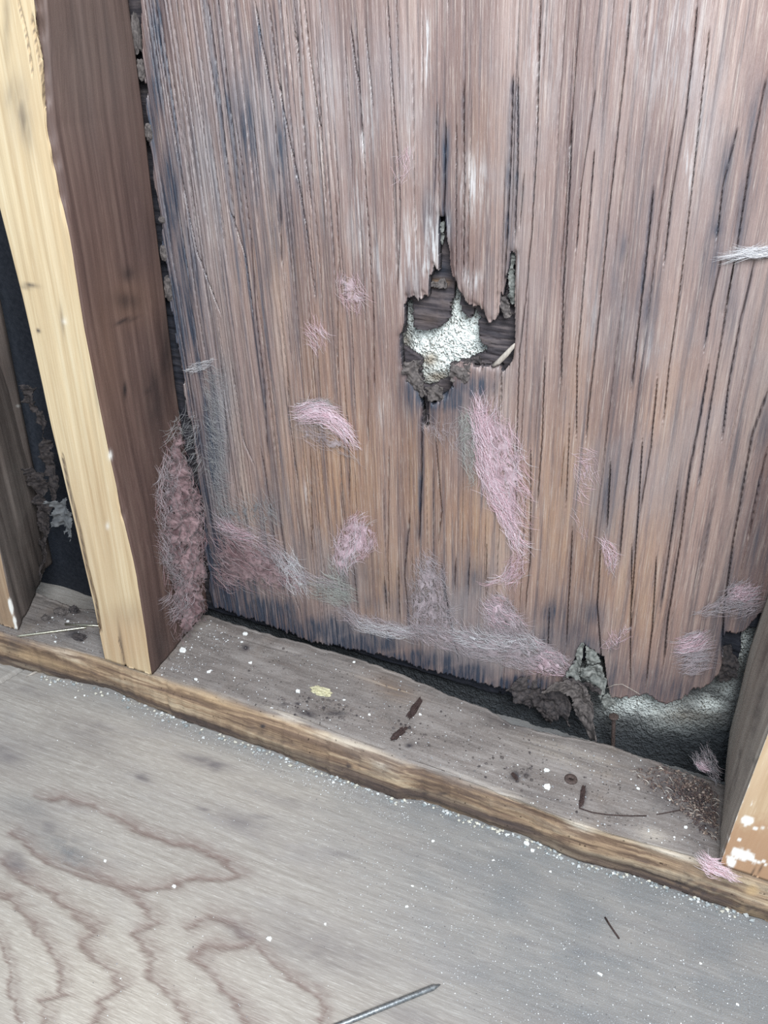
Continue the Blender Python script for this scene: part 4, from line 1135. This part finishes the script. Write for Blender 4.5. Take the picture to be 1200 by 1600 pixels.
tuft('grey-green frayed wool scrap low on the panel above the gap', [(480, 915), (515, 895), (552, 915), (552, 940), (520, 945), (490, 935)], (1, .5), 420, .018, .004, 'green', seed=7, extra=[([(440, 880), (520, 905), (540, 920), (470, 910)], 160, (1, .4), .02, .004, 'veil', .4)])
tuft('dusty grey fuzz strip beside the open joint at the left', [(322, 580), (345, 570), (352, 640), (352, 720), (362, 800), (340, 810), (326, 760), (322, 680)], (.7, .5), 1500, .010, .0025, 'grey', seed=8, spread=1.0, curl=.5, rad=(.00004, .00008), extra=[([(340, 780), (430, 775), (440, 830), (350, 815)], 260, (.6, 1), .02, .003, 'grey', .5)])
tuft('small silvery scrap of fluff stuck high beside the open joint', [(290, 578), (305, 566), (325, 562), (332, 558), (325, 575), (305, 582)], (1, -.35), 260, .010, .004, 'white', seed=9, spread=.35, mat_core=((.34, .36, .34), (.55, .57, .55), .003))
tuft('grey-pink wool veil rising to a point under the long centre crack', [(640, 985), (640, 915), (655, 872), (675, 858), (695, 890), (705, 930), (720, 975), (680, 985)], (.15, 1), 1500, .014, .004, 'veil', seed=10, spread=1.0, curl=.55, rad=(.00004, .00009))
tuft('rounded dusty pink wool patch above the gap in the middle', [(752, 950), (768, 928), (785, 925), (808, 945), (826, 980), (815, 1000), (765, 995), (755, 975)], (.5, 1), 1100, .014, .005, 'veil', seed=11, spread=1.0, curl=.5, mat_core=((.38, .25, .255), (.48, .34, .35), .004), extra=[([(755, 945), (785, 925), (820, 975), (770, 980)], 320, (.6, 1), .014, .006, 'pink', .8)])
tuft('long grey-pink wool veil along the foot of the panel above the gap', [(520, 940), (570, 960), (640, 975), (720, 978), (790, 982), (840, 995), (890, 1030), (880, 1050), (800, 1042), (720, 1022), (640, 995), (550, 980)], (1, .35), 3600, .016, .004, 'veil', seed=12, spread=.9, curl=.45, rad=(.00004, .00009),
     extra=[([(560, 965), (640, 980), (640, 1000), (560, 985)], 300, (1, .2), .02, .004, 'white', .4), ([(700, 980), (830, 990), (860, 1020), (720, 1010)], 420, (1, .3), .018, .005, 'white', .6), ([(840, 1000), (890, 1030), (880, 1060), (830, 1050)], 300, (1, .3), .014, .004, 'pink', .9)])
tuft('thin pink wool wisp beside a dark crack in the lower right of the panel', [(940, 845), (955, 838), (966, 870), (960, 895), (945, 880)], (.4, 1), 260, .014, .003, 'pink', seed=13, spread=.7, op=.7, dens=.2)
tuft('oval combed pink-grey wool patch low on the panel near the right stud', [(1060, 1000), (1075, 987), (1100, 987), (1108, 1010), (1105, 1045), (1080, 1055), (1062, 1040), (1058, 1018)], (1, -.25), 900, .014, .004, 'veil', seed=14, spread=.4, curl=.25, extra=[([(1060, 995), (1100, 988), (1105, 1010), (1062, 1020)], 360, (1, -.3), .014, .006, 'pink', .35)])
tuft('pink-grey wool patch high beside the right stud', [(1140, 912), (1165, 905), (1185, 925), (1182, 955), (1160, 965), (1142, 955), (1110, 965), (1085, 955), (1120, 935)], (1, -.3), 800, .013, .004, 'veil', seed=15, spread=.7, extra=[([(1142, 912), (1180, 915), (1180, 940), (1145, 940)], 220, (1, -.2), .012, .005, 'pink', .5)])
tuft('white-pink wool tuft at the top right edge of the panel', [(1143, 398), (1165, 388), (1205, 384), (1215, 398), (1180, 402), (1150, 404)], (1, -.12), 520, .020, .006, 'white', seed=16, spread=.2, curl=.15, mat_core=((.66, .56, .60), (.80, .76, .78), .003))
tuft('faint pink wool smear left of the hole', [(478, 520), (495, 500), (512, 510), (512, 540), (490, 548)], (.6, 1), 220, .013, .002, 'pink', seed=17, spread=.8, op=.45, dens=.26, rad=(.00004, .00007), extra=[([(525, 430), (560, 425), (578, 470), (560, 495), (530, 470)], 200, (.3, 1), .012, .002, 'pink', 1.2)])
tuft('faint pink wool smear high above the hole', [(615, 245), (640, 232), (648, 248), (630, 290), (618, 300)], (-.3, 1), 110, .010, .002, 'pink', seed=18, spread=.9, op=.45, dens=.26, rad=(.00004, .00007))
tuft('sparse pink strands scattered right of the long streak', [(895, 705), (930, 700), (938, 740), (920, 770), (905, 800), (925, 830), (915, 845), (895, 810)], (.5, 1), 230, .012, .002, 'pink', seed=19, spread=1.1, op=.45, dens=.26, rad=(.00004, .00007))
tuft('reddish stray strands above the mouldy flakes', [(938, 1010), (960, 985), (985, 980), (980, 1000), (955, 1020)], (1, -.6), 130, .012, .003, 'pink', seed=20, spread=.8, op=.45, dens=.26, curl=.5)
tuft('pale dusty wool film under the hole, left of the long streak', [(655, 660), (680, 650), (720, 660), (730, 720), (700, 700), (670, 690)], (.3, 1), 220, .012, .002, 'veil', seed=21, spread=1.0, op=.45, dens=.26, rad=(.00004, .00007))
# the thick wad in the corner of the main stud
CW = [(250, 712), (258, 690), (272, 672), (288, 690), (292, 725), (300, 760), (314, 790), (317, 850), (316, 915), (322, 945), (300, 962), (282, 985), (268, 1000), (262, 960), (258, 925), (246, 870), (244, 835), (240, 800), (244, 750)]
tuft('thick rose insulation wad packed into the corner beside the main stud', CW, [(265, 680), (272, 760), (268, 830), (275, 900), (285, 960)], 1000, .020, .008, 'rose', axis=0, val=.003, seed=30, spread=.6, curl=.4, puff=.9, feather=34, grow=1.22,
     mat_core=((.235, .115, .115), (.37, .205, .20), .010),
     extra=[([(242, 740), (262, 700), (275, 760), (262, 820), (245, 830)], 420, (.4, 1), .018, .014, 'veil', .8), ([(245, 840), (260, 830), (290, 890), (300, 920), (270, 915), (250, 880)], 420, [(245, 840), (262, 880), (300, 915)], .022, .015, 'veil', .35),
            ([(250, 930), (285, 920), (300, 950), (270, 970)], 300, (.6, -1), .018, .012, 'veil', .8), ([(275, 720), (312, 790), (315, 850), (290, 850)], 500, (.1, 1), .016, .014, 'rose', .8)])
tuft('dark cobwebby fluff above the corner wad', [(255, 690), (262, 655), (285, 640), (300, 645), (305, 690), (318, 760), (300, 730), (275, 680)], (.7, -.4), 220, .018, .010, 'grey', axis=0, val=.007, seed=31, spread=1.0, curl=.45, op=.4)
# wool on the sole plate
z6 = lambda pts: [(1000 + x / 4.57, 1100 + y / 4.57) for x, y in pts]
tuft('torn pink wool scrap in the gap against the right stud', z6([(375, 390), (420, 350), (480, 275), (500, 280), (525, 345), (570, 430), (565, 560), (540, 570), (510, 520), (500, 465), (450, 470), (400, 430)]), (.5, 1), 420, .010, .004, 'veil', axis=1, val=.064, seed=32, spread=.5,
     mat_core=((.30, .18, .165), (.52, .38, .38), .005), extra=[(z6([(400, 420), (450, 400), (500, 470), (450, 475)]), 160, (1, .6), .008, .005, 'bright', .5)])
tuft('pale pink wool tuft on the plate edge at the foot of the right stud', [(1093, 1344), (1108, 1332), (1128, 1350), (1150, 1364), (1146, 1373), (1122, 1364), (1110, 1366), (1098, 1354)], (1, .55), 560, .012, .005, 'bright', axis=1, val=-.004, seed=33, spread=.45, mat_core=((.60, .45, .48), (.76, .66, .68), .004))

# ------------------------------------------------------------------ rotten flakes and torn paper
z8 = lambda pts: [(840 + x / 3.529, 980 + y / 3.529) for x, y in pts]


def curl_fn(cx, cy, ax, amt, lift, seed):
    ca, sa = math.cos(ax), math.sin(ax)
    return lambda U, V: lift + amt * (((U - cx) * ca + (V - cy) * sa) / 20) ** 2 + (fbm(U / 9, V / 9, seed, 5) - .5) * .007


for poly, y, mt, c, lab in [
    (z8([(145, 255), (228, 282), (235, 215), (262, 100), (238, 92), (200, 190), (180, 230)]), .087, 'rot_green', (.0012, .001, .6), 'narrow grey-green rotten flake at the left of the crumbled foot'),
    (z8([(240, 215), (355, 208), (378, 290), (352, 392), (330, 300), (290, 335), (240, 260)]), .088, 'rot_green', (.0014, .0008, .2), 'square mouldy flake above the dark gap'),
    (z8([(258, 105), (335, 140), (350, 202), (268, 205)]), .0885, 'rot_green', (.001, .0006, 1.0), 'small mouldy flake at the peak of the rotted foot'),
    (z8([(60, 262), (150, 258), (255, 310), (288, 350), (305, 425), (345, 545), (300, 570), (240, 500), (205, 470), (185, 370), (110, 305)]), .086, 'rot', (.002, .002, .4), 'large brown peeling flake hanging over the gap'),
    (z8([(-150, 300), (-60, 262), (60, 275), (150, 360), (190, 420), (170, 470), (185, 520), (120, 480), (60, 540), (20, 470), (-50, 440), (-110, 380)]), .091, 'rot_dark', (.001, .0, .2), 'dark crumbling ply piece beside the hanging flake'),
    (z8([(355, 380), (395, 352), (435, 385), (428, 420), (385, 430)]), .090, 'rot_green', (.003, .002, .2), 'small grey rotten lump left of the white stucco'),
    (z8([(150, 262), (290, 320), (360, 345), (350, 360), (270, 335), (150, 285)]), .085, 'rot_dark', (.001, .001, .3), 'dark splintered edge across the mouldy flakes'),
    (z8([(1000, 100), (1060, 105), (1112, 190), (1108, 250), (1055, 305), (1000, 300), (1010, 200)]), .094, 'rot_dark', (.002, .001, .2), 'dark rounded ply tab beside the right stud'),
    (z7([(80, 1080), (230, 1100), (210, 1200), (250, 1290), (300, 1400), (230, 1420), (150, 1310), (80, 1200)]), .0915, 'rot', (.002, .002, .4), 'grey rotten lump at the lower left lip of the hole'),
    (z7([(290, 1350), (360, 1330), (440, 1360), (440, 1430), (400, 1470), (300, 1460)]), .0905, 'rot', (.003, .001, .2), 'crumbled brown lip under the hole'),
    (z7([(640, 1075), (790, 1050), (780, 1140), (640, 1125)]), .0925, 'rot_dark', (.002, .001, .2), 'dark charred-looking block at the lower lip of the hole'),
    (z7([(520, 1125), (690, 1130), (700, 1260), (620, 1320), (540, 1330), (505, 1260)]), .0912, 'rot', (.001, .002, .2), 'soft grey rot patch below the white star opening'),
    (z7([(985, 500), (1030, 490), (1065, 600), (1080, 680), (1000, 690), (975, 600)]), .0925, 'rot', (.002, .001, .2), 'small rot cubes at the right of the hole'),
    (z7([(1050, 60), (1105, 60), (1105, 560), (1050, 560)]), .0935, 'rot_green', (.0005, .0, .2), 'thin grey vertical strip of core above the right of the hole'),
    (z7([(305, 360), (430, 340), (485, 370), (480, 410), (310, 420)]), .0955, 'rot', (.001, .001, .2), 'brown broken core chunk at the top of the hole'),
    (z3([(450, 165), (480, 160), (475, 270), (460, 295), (448, 260)]), .0935, 'rot_green', (.0005, .0, .2), 'pale blue-grey sliver hanging in the slot above the hole'),
]:
    a = np.array(poly).mean(0)
    o = sheet('rot_flake', poly, 1, y, curl_fn(a[0], a[1], c[2], c[0], c[1], int(a[0])), .0016, [M[mt]], 1.2, seed=int(a[0]), jit=3)
    tag(o, lab, 'wood flake', 'rotten plywood flakes')

for poly, y, lab in [
    ([(77, 778), (95, 787), (105, 780), (110, 802), (122, 842), (105, 834), (97, 822), (85, 824), (89, 806)], .022, 'torn grey paper scrap sticking out behind the main stud'),
    ([(40, 600), (55, 602), (59, 640), (75, 656), (78, 678), (59, 664), (43, 624)], .055, 'crumpled dark paper edge high in the left bay'),
    ([(66, 690), (80, 680), (92, 760), (96, 800), (80, 770), (70, 730)], .06, 'hanging strip of torn paper in the middle of the left bay'),
    ([(60, 720), (72, 740), (80, 830), (78, 900), (66, 860), (58, 790)], .07, 'ragged dark paper along the rough stud in the left bay'),
]:
    a = np.array(poly).mean(0)
    o = sheet('paper_scrap', poly, 1, y, curl_fn(a[0], a[1], .4, .003, .0, int(a[0])), .0006, [M['leaf'] if y < .03 else M['rot_dark']], 1.2, seed=int(a[1]), jit=5)
    tag(o, lab, 'paper', 'torn paper in the left bay')


def lump(name, center, size, rot, mat, seed, sub=2, jit=.22, parent=None):
    """a broken lump: jittered, faceted"""
    import bmesh
    r = np.random.default_rng(seed)
    bm = bmesh.new(); bmesh.ops.create_icosphere(bm, subdivisions=sub, radius=1.0)
    V = np.array([v.co[:] for v in bm.verts]); F = np.array([[v.index for v in f.verts] for f in bm.faces]); bm.free()
    # boxier than a ball, then broken
    V = np.sign(V) * np.abs(V) ** .75
    V = V * (1 + r.normal(0, jit, (len(V), 1)))
    V = V * np.array(size)
    R_ = np.array(rot)
    V = V @ R_.T + np.array(center)
    return new_mesh(name, V, tris=F, mats=[mat], smooth=False, parent=parent)


def frame_from(d, up=(0, 0, 1)):
    d = np.array(d, float); d /= np.linalg.norm(d)
    s = np.cross(up, d); s /= np.linalg.norm(s) + 1e-9
    return np.stack([d, s, np.cross(d, s)], 1)


EYE3 = np.eye(3)
for k, (x0, y0, x1, y1, lab) in enumerate([
    (205, 22, 214, 82, 'long grey rot chunk at the top of the open joint'), (214, 92, 222, 126, 'grey rot chunk just below the top one in the open joint'), (226, 193, 235, 222, 'small rot chunk midway between the upper pieces of the joint'),
    (247, 337, 257, 350, 'tiny grey rot chip at the middle of the open joint'), (249, 383, 259, 410, 'dark rot chunk in the open joint level with the stud knot'), (255, 433, 268, 471, 'pale grey rot chunk beside the stud knot in the joint')]):
    a = on_wall((x0, y0), D_WALL - .001); b = on_wall((x1, y1), D_WALL - .001)
    c = (a + b) / 2
    tag(lump('rot_chunk', c + np.array([0, .002, 0]), (abs(x1 - x0) * .00024, .0028, abs(a[2] - b[2]) / 2), EYE3, M['rot'], 60 + k, 3, .09), lab, 'wood chunk', 'rot chunks in the open joint')


def tube(path, rad, n=10, cap=True):
    path = np.array(path, float); K = len(path)
    rad = np.broadcast_to(np.array(rad, float), (K,))
    tan = np.gradient(path, axis=0); tan /= np.linalg.norm(tan, axis=1, keepdims=True)
    ref = np.array([0, 0, 1.]) if abs(tan[0][2]) < .8 else np.array([1., 0, 0])
    s = np.cross(tan, ref); s /= np.linalg.norm(s, axis=1, keepdims=True); t = np.cross(tan, s)
    a = np.arange(n) * 2 * math.pi / n
    V = path[:, None] + rad[:, None, None] * (np.cos(a)[None, :, None] * s[:, None] + np.sin(a)[None, :, None] * t[:, None])
    idx = np.arange(K * n).reshape(K, n)
    Q = np.stack([idx[:-1], np.roll(idx, -1, 1)[:-1], np.roll(idx, -1, 1)[1:], idx[1:]], -1).reshape(-1, 4)
    V = V.reshape(-1, 3)
    T = []
    if cap:
        V = np.concatenate([V, path[:1], path[-1:]]); c0, c1 = K * n, K * n + 1
        for i in range(n):
            T.append([c0, idx[0, (i + 1) % n], idx[0, i]]); T.append([c1, idx[-1, i], idx[-1, (i + 1) % n]])
    return V, Q, np.array(T)


def nail(name, p0, p1, r, mat, label, group, head=None, tip=True):
    p0 = np.array(p0); p1 = np.array(p1); d = p1 - p0; L = np.linalg.norm(d); u = d / L
    root = tag(empty(name, tuple((p0 + p1) / 2)), label, 'nail', group)
    ts = [0, .02, .5, .93, 1.0] if tip else [0, .5, 1.0]
    rs = [r * .9, r, r, r, r * .15] if tip else [r, r, r]
    V, Q, T = tube([p0 + d * t for t in ts], rs, 12)
    new_mesh('shank', V, quads=Q, tris=T, mats=[mat], parent=root)
    if head:
        V, Q, T = tube([p0 - u * head * .35, p0 - u * head * .3, p0 - u * head * .05, p0 + u * head * .15], [head * .8, head, head, r], 16)
        new_mesh('head', V, quads=Q, tris=T, mats=[mat], parent=root)
    return root


def plate_top(x, y):
    j = int(np.clip(np.searchsorted(sx, x), 0, len(sx) - 1))
    yy = PYm[13:13 + NT_, j][::-1]; zz = PZm[13:13 + NT_, j][::-1]
    return float(np.interp(y, yy, zz))


def floor_top(x, y):
    j = np.clip(np.searchsorted(fx, x), 0, len(fx) - 1); i = np.clip(np.searchsorted(fy, y), 0, len(fy) - 1)
    return fz[i, j]


def sit_plate(p, h):
    q = on_plate(p); q[2] = plate_top(q[0], q[1]) + h; return q


def sit_floor(p, h):
    q = on_floor(p); q[2] = floor_top(q[0], q[1]) + h; return q


nail('loose_pin', sit_plate((134, 982), .0012), sit_plate((26, 995), .0012),   .0011, M['brass'], 'long bright pin lying on the plate edge by the far left stud', 'loose pins on the plate', head=.0013)
nail('loose_pin', sit_plate((102, 977), .0012), sit_plate((172, 980), .0012),   .0010, M['brass'], 'short bright pin on the plate running behind the main stud', 'loose pins on the plate', tip=False)
nail('steel_nail', sit_floor((520, 1608), .0016), sit_floor((688, 1541), .0016), .0016, M['steel'], 'steel nail lying on the floor at the bottom edge', 'nails', tip=True)
nail('rusty_nail', on_wall((959, 1121), .094), on_wall((957, 1190), .094), .0015, M['rust'], 'rusty upright nail in the dark gap below the mouldy flakes', 'nails', head=.0036)
c = sit_plate((892, 1218), 0)
root = tag(empty('rusty_nail', tuple(c - np.array([0, 0, .02]))), 'round rusty nail head driven into the sole plate', 'nail', 'nails')
V, Q, T = tube([c + np.array([0, 0, h]) for h in (-.0012, .0004, .0011, .0014, .0012)], [.0042, .0044, .0041, .003, .001], 28)
new_mesh('head', V, quads=Q, tris=T, mats=[M['rust']], parent=root)
V, Q, T = tube([c + np.array([0, 0, h]) for h in (-.02, -.001)], [.0015, .0018], 10)
new_mesh('shank', V, quads=Q, tris=T, mats=[M['rust']], parent=root)

for k, (a, b, w, h, lab) in enumerate([((656, 1095), (640, 1122), .0021, .002, 'dark ridged wood chip standing out on the middle of the plate'), ((634, 1138), (612, 1157), .0021, .0018, 'dark crumbly chip just below the ridged one on the plate'),
                                       ((912, 1230), (908, 1258), .0014, .0007, 'flat brown chip beside the round nail head'), ((800, 1208), (808, 1218), .0013, .0008, 'tiny dark chip left of the two white crumbs')]):
    A = sit_plate(a, h * .6); B = sit_plate(b, h * .6); d = B - A
    tag(lump('wood_chip', (A + B) / 2, (np.linalg.norm(d) / 2, w, h), frame_from(d), M['chip'], 80 + k, 3, .2), lab, 'wood chip', 'dark chips on the plate')

c = sit_plate((502, 1081), .0012)
tag(lump('foam_crumb', c, (.0075, .0035, .002), EYE3, M['yellow'], 91, 3, .16), 'yellowish foam crumb on the left half of the plate', 'crumb', 'crumbs')
for k, (p, r_) in enumerate([((383, 990), 4), ((378, 1003), 2.3), ((391, 1035), 2.6), ((327, 1050), 4.2), ((306, 1062), 3.2), ((286, 1016), 5), ((466, 1080), 4.4), ((538, 1093), 2.2), ((553, 1034), 2.2), ((577, 1116), 2.2), ((657, 1116), 2.2), ((854, 1204), 4.2), ((854, 1230), 4.6),
                             ((1071, 1293), 2.6), ((997, 1232), 2.6), ((82, 965), 2.4), ((106, 971), 2.8), ((86, 1002), 2.2), ((1020, 1140), 0)]):
    if not r_: continue
    s_ = r_ * .00042
    labs = {854: 'larger white crumb beside the round nail head' if p[1] < 1220 else 'white crumb just below its twin beside the round nail head', 466: 'white crumb beside the yellow foam crumb', 286: 'white crumb at the foot of the main stud', 383: 'white crumb at the back edge of the plate'}
    lab = labs.get(p[0], 'tiny white crumb on the grey sole plate')
    tag(lump('plaster_crumb', sit_plate(p, s_ * .35), (s_ * 1.2, s_, s_ * .7), EYE3, M['crumb'], 100 + k, 1, .2), lab, 'crumb', 'white crumbs on the plate' if lab.startswith('tiny') else 'crumbs')
for k, (p, r_) in enumerate([((420, 1467), 4.2), ((272, 1385), 3.2), ((508, 1444), 2.6), ((164, 1346), 2.6), ((118, 1090), 2.4), ((132, 1087), 2.0), ((677, 1315), 2.6), ((770, 1345), 2.2), ((644, 1385), 2.6), ((635, 1417), 3), ((937, 1522), 3.2), ((1152, 1569), 2.2), ((1095, 1506), 2.2), ((860, 1362), 2.2), ((832, 1330), 3.4), ((822, 1319), 5.0)]):
    s_ = r_ * .00035
    labs = {420: 'largest white crumb on the open floor, near the wavy grain', 272: 'round white crumb at the tip of a wavy grain band', 822: 'white flake on the floor against the middle of the plate'}
    lab = labs.get(p[0], 'tiny white crumb on the grey floor')
    tag(lump('plaster_crumb', sit_floor(p, s_ * .35), (s_ * 1.2, s_, s_ * .7), EYE3, M['crumb'], 130 + k, 1, .2), lab, 'crumb', 'white crumbs on the floor' if lab.startswith('tiny') else 'crumbs')

for k, (p, sz, lab) in enumerate([((95, 958), (.006, .004, .003), 'grey clod at the back of the plate in the left bay'), ((116, 955), (.004, .003, .004), 'small dark clod behind the short pin in the left bay'), ((72, 966), (.004, .003, .002), 'flat clod against the far left stud'), ((124, 996), (.006, .004, .0012), 'dark crumbled patch in front of the pins')]):
    tag(lump('rot_chunk', sit_plate(p, sz[2] * .4), sz, EYE3, M['rot_dark' if k in (1, 3) else 'rot'], 160 + k, 3, .12), lab, 'wood chunk', 'clods in the left bay')

# thin straws and needles
def straw(name, pts, rad, mat, lab, cat, grp=None):
    V, Q, T = tube(pts, rad, 6)
    return tag(new_mesh(name, V, quads=Q, tris=T, mats=[M[mat]]), lab, cat, grp)


straw('pine_needle', [sit_plate(p, .0006) for p in [(905, 1263), (925, 1269), (950, 1273), (980, 1275), (1010, 1275)]], .00042, 'chip', 'thin dark needle lying along the plate near the right stud', 'needle', 'needles and straws')
straw('pine_needle', [sit_plate(p, .0006) for p in [(1026, 1273), (1050, 1269), (1072, 1265)]], .00035, 'chip', 'short dark needle touching the brown litter', 'needle', 'needles and straws')
straw('pine_needle', [sit_floor(p, .0007) for p in [(945, 1435), (953, 1448), (967, 1468)]], .0006, 'chip', 'short dark needle on the bare floor below the plate', 'needle', 'needles and straws')
straw('wood_splinter', [sit_floor(p, .0008) for p in [(40, 1059), (54, 1053), (69, 1047)]], [.0003, .0012, .0003], 'splinter', 'pale splinter on the floor at the left by the plate', 'splinter', 'needles and straws')
straw('wood_splinter', [on_wall(p, .0885) for p in z3([(742, 958), (775, 935), (815, 895), (850, 855), (862, 835)])], [.0010, .0018, .0018, .0014, .0003], 'splinter', 'pale curved splinter across the lower right of the hole', 'splinter', 'needles and straws')
straw('stray_fibre', [on_wall(p, .085) for p in [(948, 1075), (960, 1070), (972, 1069), (985, 1076), (1000, 1085)]], .00022, 'splinter', 'thin curved fibre arching below the mouldy flakes', 'fibre', 'needles and straws')


# ------------------------------------------------------------------ dust and litter that nobody could count
def grains(pts, h, smin, smax, pal, r):
    n = len(pts)
    base = np.array([[1, 0, 0], [-1, 0, 0], [0, 1, 0], [0, -1, 0], [0, 0, 1], [0, 0, -1]], float)
    F = np.array([[0, 2, 4], [2, 1, 4], [1, 3, 4], [3, 0, 4], [2, 0, 5], [1, 2, 5], [3, 1, 5], [0, 3, 5]])
    s = smin + (smax - smin) * r.random(n) ** 3
    V = base[None] * s[:, None, None] * r.uniform(.6, 1.4, (n, 6, 3))
    a = r.uniform(0, 6.28, n); c, sn = np.cos(a), np.sin(a)
    x = V[..., 0] * c[:, None] - V[..., 1] * sn[:, None]; y = V[..., 0] * sn[:, None] + V[..., 1] * c[:, None]
    V = np.stack([x, y, V[..., 2] * .8], -1) + pts[:, None] + np.array([0, 0, 1]) * (s * .6)[:, None, None]
    T = (F[None] + (np.arange(n) * 6)[:, None, None]).reshape(-1, 3)
    cols = np.array(pal)[r.integers(0, len(pal), n)] * r.uniform(.85, 1.1, (n, 1))
    C = np.repeat(np.concatenate([cols, np.ones((n, 1))], 1)[:, None], 6, 1).reshape(-1, 4)
    return V.reshape(-1, 3), T, C


r = np.random.default_rng(5)
DP = [(.80, .81, .80), (.62, .63, .63), (.45, .46, .47), (.30, .30, .31), (.52, .51, .49), (.16, .15, .15)]
fp = np.concatenate([sample_poly([(480, 1200), (640, 1255), (900, 1350), (1200, 1445), (1200, 1600), (760, 1600), (560, 1450), (470, 1300)], 5200, r),
                     sample_poly([(200, 1095), (420, 1178), (640, 1255), (640, 1290), (480, 1230), (200, 1120)], 1500, r),
                     sample_poly([(-40, 1035), (420, 1170), (560, 1240), (560, 1600), (-40, 1600)], 700, r)])
fpw = on_floor((fp[:, 0], fp[:, 1])); fpw[:, 2] = floor_top(fpw[:, 0], fpw[:, 1])
V, T, C = grains(fpw, 0, .00008, .00046, DP, r)
tag(new_mesh('floor_dust', V, tris=T, mats=[M['dust']], attrs={'tint': C}, smooth=False), 'pale gritty dust scattered over the grey floor', 'dust', kind='stuff')
# crust of grit swept against the foot of the plate
ed = []
for i in range(900):
    t = r.random(); px_ = 60 + 1120 * t
    py_ = np.interp(px_, fbp[:, 0], fbp[:, 1]) + abs(r.normal(0, 6)) + 1
    ed.append((px_, py_))
ed = np.array(ed); ew = on_floor((ed[:, 0], ed[:, 1])); ew[:, 2] = floor_top(ew[:, 0], ew[:, 1])
V, T, C = grains(ew, 0, .0002, .0018, [(.46, .47, .46), (.62, .62, .60), (.34, .36, .36), (.25, .27, .27), (.55, .52, .44)], r)
tag(new_mesh('edge_grit', V, tris=T, mats=[M['dust']], attrs={'tint': C}, smooth=False), 'crusty grey grit along the foot of the sole plate', 'grit', kind='stuff')
pp_ = np.concatenate([sample_poly([(240, 1052), (325, 965), (500, 1015), (700, 1085), (800, 1132), (1000, 1185), (1110, 1222), (1110, 1340), (900, 1285), (720, 1212), (430, 1108)], 1700, r),
                      sample_poly([(250, 1045), (325, 968), (380, 990), (300, 1060)], 420, r), sample_poly([(40, 985), (90, 945), (140, 950), (160, 1020), (90, 1005)], 200, r)])
pw = on_plate((pp_[:, 0], pp_[:, 1])); pw[:, 2] = [plate_top(a, b) for a, b in pw[:, :2]]
V, T, C = grains(pw, 0, .00008, .0007, DP + [(.12, .10, .10)], r)
dk_ = np.concatenate([sample_poly([(430, 1090), (500, 1085), (545, 1095), (560, 1118), (520, 1130), (470, 1122), (435, 1105)], 170, r), sample_poly([(790, 1195), (830, 1195), (835, 1225), (795, 1225)], 60, r),
                      sample_poly([(600, 1130), (660, 1130), (680, 1175), (620, 1170)], 60, r), sample_poly([(330, 990), (480, 1020), (900, 1180), (1000, 1240), (900, 1270), (500, 1120), (320, 1050)], 220, r)])
dkw = on_plate((dk_[:, 0], dk_[:, 1])); dkw[:, 2] = [plate_top(a, b) for a, b in dkw[:, :2]]
Vd, Td, Cd = grains(dkw, 0, .0002, .0014, [(.09, .075, .07), (.13, .11, .105), (.06, .05, .05), (.18, .15, .14)], r)
T = np.concatenate([T, Td + len(V)]); V = np.concatenate([V, Vd]); C = np.concatenate([C, Cd])
tag(new_mesh('plate_dust', V, tris=T, mats=[M['dust']], attrs={'tint': C}, smooth=False), 'fine pale dust and crumbs scattered over the sole plate', 'dust', kind='stuff')
# brown litter in the corner at the right stud
LP = [(985, 1205), (1040, 1193), (1105, 1220), (1122, 1245), (1123, 1320), (1095, 1300), (1060, 1265), (1015, 1232)]
lp = np.concatenate([sample_poly(LP, 900, r), sample_poly([(1040, 1215), (1110, 1225), (1122, 1300), (1080, 1270)], 700, r)])
lw = on_plate((lp[:, 0], lp[:, 1])); lw[:, 2] = [plate_top(a, b) for a, b in lw[:, :2]]
hp = .0045 * np.exp(-(((lp[:, 0] - 1085) / 35) ** 2 + ((lp[:, 1] - 1245) / 32) ** 2)); lw[:, 2] += hp * r.random(len(lp))
V1, T1, C1 = grains(lw, 0, .00022, .0011, [(.10, .065, .055), (.06, .045, .042), (.17, .12, .10), (.28, .22, .18), (.07, .05, .05)], r)
V2, Q2, C2 = fibres(sample_poly(LP, 260, r), 2, .0006, (1, .5), .005, .0030, PAL['straw'], r, .15, 1.6, (.00008, .00022), 5)
tag(new_mesh('brown_litter', np.concatenate([V1, V2]), quads=Q2 + len(V1), tris=T1, mats=[M['dust']], attrs={'tint': np.concatenate([C1, C2])}, smooth=False), 'brown crumbly litter and straw heaped at the foot of the right stud', 'litter', kind='stuff')
